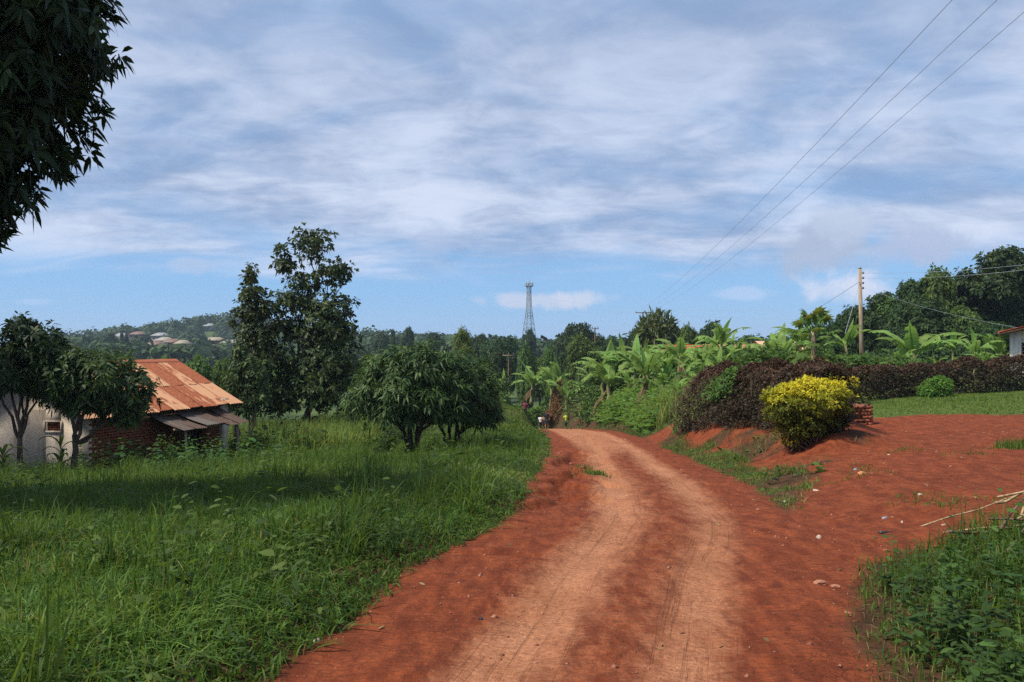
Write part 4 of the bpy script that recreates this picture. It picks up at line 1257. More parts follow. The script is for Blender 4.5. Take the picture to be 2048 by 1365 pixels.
lobe_bush('shrub', 'dark twiggy shrub at the right foot of the golden bush', at(1645, 17.3),
          [(0, 0, .5, .52, .5, .5), (.3, .1, .42, .36, .36, .42), (-.2, -.1, .3, .5, .4, .32), (.3, .1, .8, .36, .36, .3)],
          1500, LM['purple'], .08, .036, 4, 16, lambda P, r: np.clip(.3 + .25 * r.normal(size=len(P)), 0, .9), 'shrub', 46)
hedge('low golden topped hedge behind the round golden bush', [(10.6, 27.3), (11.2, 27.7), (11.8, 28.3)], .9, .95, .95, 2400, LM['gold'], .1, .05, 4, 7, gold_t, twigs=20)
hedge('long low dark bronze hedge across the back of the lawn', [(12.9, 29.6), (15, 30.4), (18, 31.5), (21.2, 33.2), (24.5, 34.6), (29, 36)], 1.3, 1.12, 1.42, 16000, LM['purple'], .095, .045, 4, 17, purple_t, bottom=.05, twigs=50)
lobe_bush('bush', 'small bright green bush in front of the long hedge', at(1873, 29.2), [(0, 0, .34, .45, .4, .36), (-.25, 0, .22, .35, .35, .25), (.2, .05, .5, .3, .3, .22)], 800, LM['bright'], .1, .045, 5, 18, lambda P, r: np.clip(.3 + .5 * r.random(len(P)), 0, 1), 'bush', 10)
hedge('brown leaved hedge on the bank where the road turns', [(PX(1100, 84), 84), (PX(1130, 88), 88)], 2.0, 2.0, 2.3, 2600, BROWN, .2, .1, 4, 19, lambda zr, P, r: np.clip(.65 + .3 * r.normal(size=len(zr)) * .5, 0, 1), twigs=14)
hedge('low green shrub patch on top of the bronze hedge edge', [(6.3, 23.6), (6.5, 22.6)], .9, 1.42, 1.42, 420, LM['weed'], .12, .06, 5, 23, lambda zr, P, r: np.clip(.45 + .3 * r.random(len(zr)), 0, 1), 'shrub', 'shrub', bottom=.9, twigs=6)
# bushes in the middle distance that close the gaps
far_t = lambda zr, P, r: np.clip(.25 + .4 * r.random(len(zr)) + .2 * zr, 0, 1)
hedge('green hedge row at the top of the far grassy slope', [(PX(985, 84), 84), (PX(1040, 88), 88), (PX(1090, 90), 90)], 2.6, 3.0, 2.8, 2600, LM['bright'], .26, .13, 4, 24, far_t, twigs=14)
hedge('leafy thicket between the mango pair and the road bend', [(PX(700, 44), 44), (PX(780, 46), 46), (PX(860, 48), 48), (PX(960, 50), 50)], 3, 2.4, 2.6, 3600, LM['mid'], .24, .12, 4, 26, far_t, 'thicket', 'thicket', twigs=20)
hedge('leafy thicket below the papaya tree', [(PX(1500, 34), 34), (PX(1570, 35), 35), (PX(1700, 37), 37), (PX(1800, 40), 40)], 2.6, 2.4, 1.2, 4200, LM['weed'], .2, .1, 4, 27, far_t, 'thicket', 'thicket', twigs=20)
hedge('dark undergrowth behind the banana plants on the right', [(PX(1740, 48), 48), (PX(1850, 50), 50), (PX(2020, 51), 51)], 3, 1.6, 1.9, 3600, LM['deep'], .26, .13, 4, 28, far_t, 'undergrowth', 'undergrowth', twigs=20)
hedge('undergrowth filling the back of the banana grove', [(PX(1170, 66), 66), (PX(1300, 66), 66), (PX(1480, 64), 64)], 4, 3.6, 3.2, 4200, LM['mid'], .3, .15, 4, 29, far_t, 'undergrowth', 'undergrowth', twigs=20)

# ================================================================== grass and weeds (uncountable)
rg = np.random.default_rng(202)
def veg(x, y):
    return 1 - bare(x, y)
def house_clear(x, y):
    lx = (x + 12.7) * .951 - (y - 24) * .309; ly = (x + 12.7) * .309 + (y - 24) * .951
    return ~((lx > -5.4) & (lx < .1) & (ly > -.05) & (ly < 6.3))
def grass_patch(name, label, n, box, prob, h, w, mat, lean=.55, seg=3, tint=(.2, .8), cat='grass', hn=.5):
    x, y = scatter(n, *box, rg, prob)
    hh = h * (.35 + .65 * sstep(np.abs(road_sd(x, y)), .1, 1.6)) * (1 - hn / 2 + hn * 1.6 * (fbm(x * .45, y * .45, 71, 3) - .2)) * rg.uniform(.55, 1.3, len(x))
    ww = w * rg.uniform(.6, 1.4, len(x))
    obj(name, blade_mesh(name, x, y, np.maximum(hh, .03), ww, mat, rg, lean, seg, tint), kind='stuff', label=label, category=cat)
LEFT = lambda x, y: veg(x, y) * (x < np.interp(y, RD, RL) + .5) * (x > -.72 * y - 1.2)
grass_patch('grass', 'long lush grass in the left foreground', 80000, (-7, 1, 3.0, 9.5), lambda x, y: LEFT(x, y), .29, .0145, LM['grass'], 1.15, 3, (.0, .85), hn=1.0)
grass_patch('grass', 'rough grass on the slope before the house', 95000, (-13, 1.5, 9.5, 17.5), lambda x, y: LEFT(x, y) * (.6 + .4 * (fbm(x, y, 81) > .4)), .31, .018, LM['grass'], 1.0, 3, (.0, .85), hn=1.0)
grass_patch('grass', 'sunlit grass around the bushy mango trees', 100000, (-15, 3, 17.5, 38), lambda x, y: LEFT(x, y) * house_clear(x, y), .22, .024, LM['grass'], .9, 2, (.2, 1.0))
grass_patch('grass', 'grass on the far slope by the road bend', 36000, (-8, 3.2, 38, 90), lambda x, y: LEFT(x, y), .30, .05, LM['grass'], .6, 2, (.45, 1.0))
def tussocks():
    r = np.random.default_rng(515)
    cx, cy = scatter(2600, -14, 2, 3.4, 36, r, lambda x, y: LEFT(x, y) * house_clear(x, y) * (road_sd(x, y) < -.35) * (fbm(x * .5, y * .5, 112) > .47) * .6)
    k = np.repeat(np.arange(len(cx)), 46)
    s = r.uniform(.6, 1.5, len(cx))
    x = cx[k] + r.normal(size=len(k)) * .06 * s[k]; y = cy[k] + r.normal(size=len(k)) * .06 * s[k]
    hh = .46 * s[k] * r.uniform(.45, 1.2, len(k))
    obj('tussock_grass', blade_mesh('tussock_grass', x, y, hh, .011 * r.uniform(.7, 1.5, len(k)), LM['grass'], r, .8, 3, (.0, .85)), kind='stuff', label='ragged taller tussocks among the left grass', category='grass')
tussocks()
grass_patch('dry_grass', 'dry straw blades among the left grass', 9000, (-10, 1.2, 3.2, 17), lambda x, y: LEFT(x, y) * .8, .34, .007, LM['drygrass'], .9, 3, (.3, 1))
grass_patch('lawn', 'short lawn in front of the long hedge', 70000, (8.5, 30, 21.6, 36), lambda x, y: veg(x, y) * (x > .28 * y + 2) * (y < 29.8 + (x - 13) * .42), .075, .022, LM['grass'], .5, 2, (.45, 1.0))
BANK = lambda x, y: veg(x, y) * (x > np.interp(y, RD, RR) - .2) * (poly_sd(x, y, BANKP) > -.15)
grass_patch('verge_grass', 'green grass tufts along the right road edge', 42000, (2.8, 6.5, 9, 28), lambda x, y: BANK(x, y) * (x < np.interp(y, RD, RR) + 1.0) * (fbm(x * .9, y * .9, 83) > .30), .19, .014, LM['grass'], .7, 2, (.3, .95))
grass_patch('dry_grass', 'brown withered grass on the bank below the hedge', 9000, (2.8, 8, 9, 28), lambda x, y: BANK(x, y) * (fbm(x * 1.1, y * 1.1, 85) > .42), .26, .010, LM['drygrass'], .9, 2, (0, .75))
grass_patch('grass_tufts', 'small grass tufts scattered on the red yard', 14000, (3.0, 10, 7.2, 15.5), lambda x, y: (drive_sd(x, y) > .05) * (fbm(x * 1.5, y * 1.5, 88, 3) > .66) * 1.0, .07, .012, LM['grass'], .8, 2, (.2, .8))
grass_patch('grass_tufts', 'grass patch at the right edge of the yard', 3500, (7.6, 10.5, 12, 14), lambda x, y: (((x - 9.0) / .9) ** 2 + ((y - 13.2) / .8) ** 2 < 1) * 1.0, .16, .014, LM['grass'], .6, 2, (.3, .9))
grass_patch('grass', 'rank grass in the right foreground', 34000, (1.8, 7.5, 3.2, 9), lambda x, y: sstep(poly_sd(x, y, WEEDP), -.08, .2) * (.5 + .5 * (fbm(x * 1.1, y * 1.1, 90) > .45)), .27, .009, LM['grass'], .7, 3, (.05, .7))
grass_patch('dry_grass', 'dead stems and straw in the right foreground', 6500, (1.8, 7.5, 3.2, 9), lambda x, y: sstep(poly_sd(x, y, WEEDP), -.12, .1) * .8, .20, .005, LM['drygrass'], 1.0, 3, (0, .8))
for gx_, gy_, gr_, lb in ((1.42, 17.6, .42, 'grass tuft island in the gully, the one nearer the wheel track'), (1.0, 20.5, .36, 'grass tuft island at the upper end of the gully'), (1.65, 15.6, .28, 'small grass tuft at the lower end of the gully')):
    grass_patch('grass_tuft', lb, 700, (gx_ - gr_, gx_ + gr_, gy_ - gr_ * 1.6, gy_ + gr_ * 1.6), lambda x, y: (((x - gx_) / gr_) ** 2 + ((y - gy_) / gr_ / 1.6) ** 2 < rg.random(len(x))) * 1.0, .12, .016, LM['grass'], 1.0, 2, (.2, .9))
grass_patch('tall_grass', 'tall reedy grass in front of the banana grove', 15000, (5.2, 13, 29, 47), lambda x, y: (drive_sd(x, y) < -.1) * (x > np.interp(y, RD, RR) + .7) * (x < .245 * y - .3) * (fbm(x * .6, y * .6, 93) > .36), 1.35, .035, LM['reed'], .45, 3, (.1, .95))
grass_patch('tall_grass', 'tall green grass behind the porch', 16000, (-14, -5.5, 30.5, 45), lambda x, y: (x < -.16 * y + .2) * house_clear(x, y) * 1.0, .95, .035, LM['reed'], .5, 3, (.0, .55))
grass_patch('grass', 'grass on the verge opposite the road bend', 12000, (4, 9, 33, 60), lambda x, y: (drive_sd(x, y) < -.2) * (x > np.interp(y, RD, RR) + .05) * (x < np.interp(y, RD, RR) + 1.6), .30, .035, LM['grass'], .6, 2, (.2, .8))

def weeds(name, label, n, box, prob, h, L, W, mat, seed, tint=(.2, .7), per=7, cat='weeds', kind='long'):
    r = np.random.default_rng(seed)
    x, y = scatter(n, *box, r, prob)
    z = ground_z(x, y)
    m = len(x); k = np.repeat(np.arange(m), per)
    H = h * r.uniform(.4, 1.3, m)
    la = r.random(m) * 6.28; ll = np.abs(r.normal(size=m)) * .25
    t = np.tile(np.linspace(.15, 1, per), m)
    px_ = x[k] + np.cos(la[k]) * ll[k] * H[k] * t; py_ = y[k] + np.sin(la[k]) * ll[k] * H[k] * t
    P = np.stack([px_, py_, z[k] + H[k] * t], 1)
    az = t * 30 + la[k] + r.normal(size=len(k)) * .4
    el = r.uniform(-.1, .7, len(k))
    A = np.stack([np.cos(az) * np.cos(el), np.sin(az) * np.cos(el), np.sin(el)], 1)
    Nn = unit(np.array([0, 0, 1.0]) + r.normal(size=(len(k), 3)) * .35)
    l = L * r.uniform(.6, 1.3, len(k)) * (1.1 - .4 * t) * r.lognormal(0, .35, m)[k]
    V, polys, li = leaf_geo(P, A, Nn, l, l * W / L, .3, kind)
    tt = np.clip(r.uniform(tint[0], tint[1], m)[k] + r.normal(size=len(k)) * .08, 0, 1)
    # stems as thin three sided blades
    sb = np.stack([x, y, z - .03], 1); st = np.stack([x + np.cos(la) * ll * H, y + np.sin(la) * ll * H, z + H], 1)
    w = np.stack([-np.sin(la), np.cos(la), 0 * la], 1) * .004
    V2 = np.stack([sb - w, sb + w, st], 1).reshape(-1, 3)
    V = np.concatenate([V, V2]); f2 = (np.arange(m) * 3)[:, None] + np.array([0, 1, 2])[None] + len(li)
    polys.append(f2)
    tint_all = np.concatenate([tt[li], np.full(len(V2), .3)])
    obj(name, mesh_from(name, V, polys, mat, tint=tint_all), kind='stuff', label=label, category=cat)
weeds('weeds', 'broad leaved weeds in the right foreground', 2300, (1.9, 7.5, 3.2, 8.5), lambda x, y: sstep(poly_sd(x, y, WEEDP), .1, .5) * (fbm(x * .9, y * .9, 95) > .38) * (1 - .75 * sstep(y, 5.6, 7)), .34, .075, .03, LM['weed'], 301, (.0, .6), 10)
weeds('weeds', 'large leaved weeds in the right foreground', 260, (1.9, 7.5, 3.2, 8.2), lambda x, y: sstep(poly_sd(x, y, WEEDP), .3, .7), .40, .10, .045, LM['weed'], 311, (.2, .7), 9)
weeds('weeds', 'knee high broad leaved weeds scattered through the left verge', 900, (-13, .5, 5, 24), lambda x, y: LEFT(x, y) * house_clear(x, y) * (road_sd(x, y) < -.6) * (fbm(x * .45, y * .45, 131) > .53), .55, .14, .06, LM['weed'], 321, (.0, .9), 9)
weeds('weeds', 'leafy weeds among the left foreground grass', 2400, (-10, .5, 3.2, 18), lambda x, y: LEFT(x, y) * (fbm(x * .7, y * .7, 97) > .48), .30, .085, .032, LM['weed'], 302, (.1, .8), 8)
weeds('weeds', 'tall leafy weeds growing against the house and porch', 480, (-13.0, -8.2, 22.4, 31), lambda x, y: house_clear(x, y) * (fbm(x * .6, y * .6, 99) > .36), .85, .19, .09, LM['weed'], 303, (.1, .65), 9)
weeds('creeping_weeds', 'leafy creepers on the bank right of the far road', 5600, (3.5, 13, 36, 72), lambda x, y: (x > np.interp(y, RD, RR) + .4) * (x < np.interp(y, RD, RR) + 5.4) * (fbm(x * .5, y * .5, 100) > .3), 1.3, .3, .2, LM['bright'], 304, (.1, .75), 8, kind='diamond')
weeds('weeds', 'low green weeds on the bank below the hedge', 900, (3.2, 8, 10, 28), lambda x, y: BANK(x, y) * (fbm(x * .9, y * .9, 101) > .5), .22, .09, .05, LM['weed'], 305, (.2, .9))
weeds('weeds', 'dark weeds under the tall trees behind the porch', 1500, (-14, -4.5, 31, 42), lambda x, y: (fbm(x * .5, y * .5, 103) > .42) * house_clear(x, y), .9, .24, .12, LM['weed'], 306, (0, .45), 8)
weeds('weeds', 'weeds at the foot of the bushy mango trees', 1500, (-9, 1.5, 24, 44), lambda x, y: LEFT(x, y) * (fbm(x * .5, y * .5, 105) > .47), .5, .18, .09, LM['weed'], 307, (.2, .8), 7)

# ================================================================== rusty roofed brick house (left)
def plaster(name, c1, c2, c3):
    m, g = new_mat(name)
    co = objco(g)
    n = g.noise(co, 1.3, 7, .6, .4); n2 = g.noise(co, 12, 5, .6)
    st = g.noise(mapped(g, co, (3, 3, .5)), 2.0, 6, .6)
    col = g.mix(g.smooth(n, .35, .65), c1, c2)
    col = g.mix(g.math('MULTIPLY', g.smooth(st, .52, .7), .6), col, c3)
    out_bsdf(g, col, .9, .15, bump(g, n2, .3, .01))
    return m
PLAS = plaster('weathered_plaster', (.50, .41, .32), (.60, .51, .41), (.30, .20, .14))
PLASW = plaster('white_plaster', (.66, .62, .55), (.74, .71, .64), (.5, .44, .36))
MORTAR = noise_mat('mud_mortar', (.14, .06, .035), (.24, .11, .065), 8, .95)
def brick_mat():
    m, g = new_mat('fired_brick')
    co = objco(g)
    rnd = g.n('ShaderNodeObjectInfo').outputs['Random']
    n = g.noise(co, 9, 6, .6)
    col = g.mix(g.smooth(n, .3, .7), (.17, .05, .028), (.33, .11, .055))
    col = g.mix(g.math('MULTIPLY', rnd, .5), col, (.12, .05, .035))
    out_bsdf(g, col, .9, .15, bump(g, n, .4, .01))
    return m
BRICK = brick_mat()
def rust_mat(name, tan, rust, dark, amount):
    m, g = new_mat(name)
    co = objco(g)
    rnd = g.n('ShaderNodeObjectInfo').outputs['Random']
    v = g.n('ShaderNodeVectorMath', operation='ADD')
    g.l(co, v.inputs[0]); g.l(g.xyz(g.math('MULTIPLY', rnd, 37.0), g.math('MULTIPLY', rnd, 91.0), 0.0), v.inputs[1])
    n = g.noise(mapped(g, v.outputs[0], (.7, 3.2, 1)), 1.6, 7, .6, .3)
    n2 = g.noise(mapped(g, v.outputs[0], (1, 2, 1)), 11, 5, .65)
    k = g.math('ADD', g.math('MULTIPLY', n, 1.0), g.math('MULTIPLY', g.math('SUBTRACT', rnd, .5), .55))
    f = g.smooth(k, .50 - amount, .58 - amount)
    col = g.mix(f, tan, g.mix(g.smooth(n2, .35, .65), rust, dark))
    col = g.mix(g.math('MULTIPLY', g.smooth(n2, .6, .75), .4), col, dark)
    out_bsdf(g, col, .75, .25, bump(g, n2, .15, .004))
    return m
RUST = rust_mat('rusted_roof_sheet', (.47, .25, .14), (.33, .10, .04), (.20, .055, .025), .13)
RUSTG = rust_mat('shaded_rusted_sheet', (.10, .085, .075), (.09, .055, .04), (.06, .035, .026), -.02)  # grey rusty sheet, coloured darker to carry the shade over the porch
REDR = rust_mat('red_roof_sheet', (.50, .075, .045), (.58, .11, .06), (.36, .05, .03), .0)

def corr_sheet(w, l, amp=.016, pitch=.085, mat=None, name='roof_sheet', bend=0.0, seed=0):
    """width along y, length along x going down the slope"""
    r = np.random.default_rng(seed)
    ny = int(w / pitch * 6) + 1; ys = np.linspace(-w / 2, w / 2, ny); xs = np.linspace(0, l, 5)
    Xg, Yg = np.meshgrid(xs, ys, indexing='ij')
    Z = amp * np.sin(Yg / pitch * 2 * math.pi) + bend * np.sin(Xg / l * math.pi) + .012 * (Xg / l) ** 4 * np.sin(Yg * 9 + seed)
    Xg = Xg + np.where(Xg > l * .99, .03 * np.sin(Yg * 7 + seed), 0)
    V = np.stack([Xg, Yg, Z], -1).reshape(-1, 3)
    i, j = np.meshgrid(np.arange(4), np.arange(ny - 1), indexing='ij')
    F = np.stack([i * ny + j, (i + 1) * ny + j, (i + 1) * ny + j + 1, i * ny + j + 1], -1).reshape(-1, 4)
    V2 = V - np.array([0, 0, .003]); n = len(V)
    return mesh_from(name, np.concatenate([V, V2]), [F, F[:, ::-1] + n], mat, smooth=True)

def old_house():
    HB = -2.35
    root = empty('brick_house', (-12.7, 24, HB), R(-18), label='old brick house with rusty corrugated roof and porch behind the slim trees', category='house')
    W, Lh, EH = 5.2, 6.2, 2.25
    ridge_h = 3.62; ov = .38
    sl = (ridge_h - EH) / (W / 2)
    # gable wall, pale plaster, with a vent opening (x from -W to 0, y = 0)
    vx0, vx1, vz0, vz1 = -1.62, -1.02, 1.62, 1.88
    mb = MB(); t = .2
    def slab(x0, x1, z0, z1, y0=-t / 2 , y1=t / 2):
        mb.box(((x0 + x1) / 2, (y0 + y1) / 2, (z0 + z1) / 2), (x1 - x0, y1 - y0, z1 - z0))
    slab(-W, vx0, -.6, EH); slab(vx1, 0, -.6, EH); slab(vx0, vx1, -.6, vz0); slab(vx0, vx1, vz1, EH)
    mb.add([(-W, -t/2, EH), (0, -t/2, EH), (-W/2, -t/2, ridge_h - .03), (-W, t/2, EH), (0, t/2, EH), (-W/2, t/2, ridge_h - .03)], [np.array([(0, 1, 2), (5, 4, 3)]), np.array([(1, 4, 5, 2), (0, 2, 5, 3)])])
    obj('gable_wall', mb.mesh('gable_wall', PLAS), root, label='pale plastered end wall with a small vent')
    # vent block: frame and pierced clay lattice
    f = MB()
    for (cx, cz, w, h) in ((vx0 - .03, (vz0 + vz1) / 2, .05, vz1 - vz0 + .1), (vx1 + .03, (vz0 + vz1) / 2, .05, vz1 - vz0 + .1), ((vx0 + vx1) / 2, vz0 - .03, vx1 - vx0, .05), ((vx0 + vx1) / 2, vz1 + .03, vx1 - vx0, .05)):
        f.box((cx, -.11, cz), (w, .06, h))
    fr = obj('vent_frame', f.mesh('vent_frame', PLAS), root)
    for k in range(9):
        x = vx0 + .035 + k * (vx1 - vx0 - .07) / 8
        obj('vent_bar', MB().box((x, -.02, (vz0 + vz1) / 2), (.025, .06, vz1 - vz0)).mesh('vent_bar', BRICK), fr)
    for k in range(3):
        obj('vent_bar', MB().box(((vx0 + vx1) / 2, -.03, vz0 + .06 + k * .075), (vx1 - vx0, .05, .022)).mesh('vent_bar', BRICK), fr)
    # back and far walls
    m2 = MB()
    m2.box((-W, Lh / 2, EH / 2 - .3), (.2, Lh, EH + .6)).box((-W / 2, Lh, EH / 2 - .3), (W, .2, EH + .6))
    m2.add([(-W, Lh, EH), (0, Lh, EH), (-W/2, Lh, ridge_h - .03)], [np.array([(0, 2, 1)])])
    obj('rear_wall', m2.mesh('rear_wall', PLAS), root)
    # brick side wall core with door opening (x = 0 plane), bricks proud of the core
    dy0, dy1, dz1 = 3.75, 4.95, 1.75
    c = MB()
    for (y0, y1, z0, z1) in ((.1, dy0, -.6, EH), (dy1, Lh - .35, -.6, EH), (dy0, dy1, dz1, EH)):
        c.box((-.13, (y0 + y1) / 2, (z0 + z1) / 2), (.2, y1 - y0, z1 - z0))
    wall = obj('brick_wall', c.mesh('brick_wall', MORTAR), root, label='unplastered brick side wall in deep shade')
    bl, bh, bt = .235, .072, .05
    bme = MB().box((0, 0, 0), (.07, bl - .014, bh)).mesh('brick', BRICK)
    rest = MB(); r = random.Random(3); nb = 0
    row = 0; z = -.15
    while z < EH - .05:
        y = -.06 + (bl / 2 if row % 2 else 0)
        while y < Lh - .4:
            cy = y + bl / 2
            inside = dy0 - .05 < cy < dy1 + .05 and z < dz1
            if not inside and cy > .02:
                off = r.uniform(-.012, .014)
                if cy < 2.75 and nb < 296:
                    obj('brick', bme, wall, (-.012 + off, cy + r.uniform(-.006, .006), z + bh / 2), (r.uniform(-.02, .02), 0, r.uniform(-.05, .05))); nb += 1
                else:
                    rest.box((-.012 + off, cy, z + bh / 2), (.07, bl - .014, bh))
            y += bl
        z += .089; row += 1
    obj('brickwork', rest.mesh('brickwork', BRICK), wall, kind='stuff')
    # toothed corner bricks turning onto the gable
    # pale corner pillar at the far end
    obj('corner_pillar', MB().box((-.02, Lh - .17, EH / 2 - .3), (.34, .36, EH + .6)).mesh('corner_pillar', PLAS), root, label='pale plastered corner pillar')
    # door frame and door leaf standing ajar in the dark
    d = MB().box((.0, dy0 + .03, dz1 / 2 - .1), (.12, .07, dz1 + .2)).box((.0, dy1 - .03, dz1 / 2 - .1), (.12, .07, dz1 + .2)).box((0, (dy0 + dy1) / 2, dz1 - .03), (.12, dy1 - dy0 - .14, .07))
    obj('door_frame', d.mesh('door_frame', WOOD_D), root)
    dl = obj('door', MB().box((-.45, dy0 + .2, dz1 / 2 - .1), (.7, .05, dz1 + .05)).mesh('door', WOOD_D), root)
    obj('handle', MB().box((-.7, dy0 + .16, .85), (.04, .05, .12)).mesh('handle', STEEL), dl)
    # horizontal boards under the eave
    for k in range(3):
        obj('board', MB().box((.055, 3.1, EH - .08 - k * .17), (.03, 6.0, .15)).mesh('board', WOOD_D), root, (0, 0, 0), (r.uniform(-.006, .006), 0, 0))
    # roof sheets, two rows on the visible slope
    ang = math.atan(sl); slen = math.hypot(W / 2 + ov, (W / 2 + ov) * sl)
    y0, y1 = -.55, Lh + .45
    nc = 10; cw = (y1 - y0) / nc
    s1 = slen * .56
    up = corr_sheet(cw + .06, s1, mat=RUST, seed=1); lo = corr_sheet(cw + .06, slen - s1 + .12, mat=RUST, seed=2); lo2 = corr_sheet(cw + .06, slen - s1 + .2, mat=RUST, seed=5)
    for side in (1, -1):
        for k in range(nc):
            yy = y0 + (k + .5) * cw
            for (me, s0, dz) in ((up, 0, .022), ((lo, lo2)[k % 2], s1 - .12, .006)):
                lift = dz + (.006 if k % 2 else 0)
                dx = math.cos(ang) * s0 * side; dzz = -math.sin(ang) * s0
                o = obj('roof_sheet', me, root, (-W / 2 + dx, yy, ridge_h + .03 + dzz + lift), (0, ang, 0) if side == 1 else (0, ang, math.pi), (1, 1, 1))
    obj('ridge_cap', MB().add([(-W/2-.18, y0, ridge_h-.02), (-W/2, y0, ridge_h+.085), (-W/2+.18, y0, ridge_h-.02), (-W/2-.18, y1, ridge_h-.02), (-W/2, y1, ridge_h+.085), (-W/2+.18, y1, ridge_h-.02)], [np.array([(0, 3, 4, 1), (1, 4, 5, 2)])]).mesh('ridge_cap', RUST), root)
    for side in (1, -1):
        for yv in (y0 + .3, 1.6, 3.2, 4.8, y1 - .3):
            a = (-W / 2, yv, ridge_h - .06); b = (-W / 2 + side * (W / 2 + ov - .05), yv, ridge_h - .06 - (W / 2 + ov - .05) * sl)
            obj('rafter', MB().bar(a, b, .045).mesh('rafter', WOOD_D), root)
    # porch: sagging sheets on round posts
    pz0, pz1 = 1.92, 1.52
    px1 = 1.25; ya, yb = 2.3, 5.75
    n = 6; w = (yb - ya) / n
    pang = math.atan((pz0 - pz1) / px1); pl = math.hypot(px1, pz0 - pz1) + .12
    for k in range(n):
        me = corr_sheet(w + .07, pl, mat=RUSTG, seed=10 + k, bend=-.03)
        obj('porch_sheet', me, root, (.08, ya + (k + .5) * w, pz0 + (.008 if k % 2 else 0) - .05 * math.sin(k * 1.9)), (r.uniform(-.05, .05), pang + r.uniform(-.04, .03), 0))
    for (yy, pw) in ((2.8, .055), (5.45, .07)):
        zb = gz(*( (root.matrix_basis @ Vector((1.1, yy, 0)))[:2])) - HB
        obj('porch_post', MB().tube([(1.1, yy, zb - .2), (1.12, yy + .02, .7), (1.09, yy, 1.5)], [pw * 1.1, pw, pw * .9], 8).mesh('porch_post', WOOD, True), root)
    obj('porch_beam', MB().tube([(1.09, ya, 1.49), (1.1, 4.2, 1.465), (1.09, yb, 1.5)], [.05, .045, .05], 7).mesh('porch_beam', WOOD, True), root)
    obj('floor', MB().box((-W / 2, Lh / 2, -.3), (W - .2, Lh - .2, .3)).mesh('floor', MORTAR), root)
    # strewn broken bricks at the wall foot
    return root
old_house()

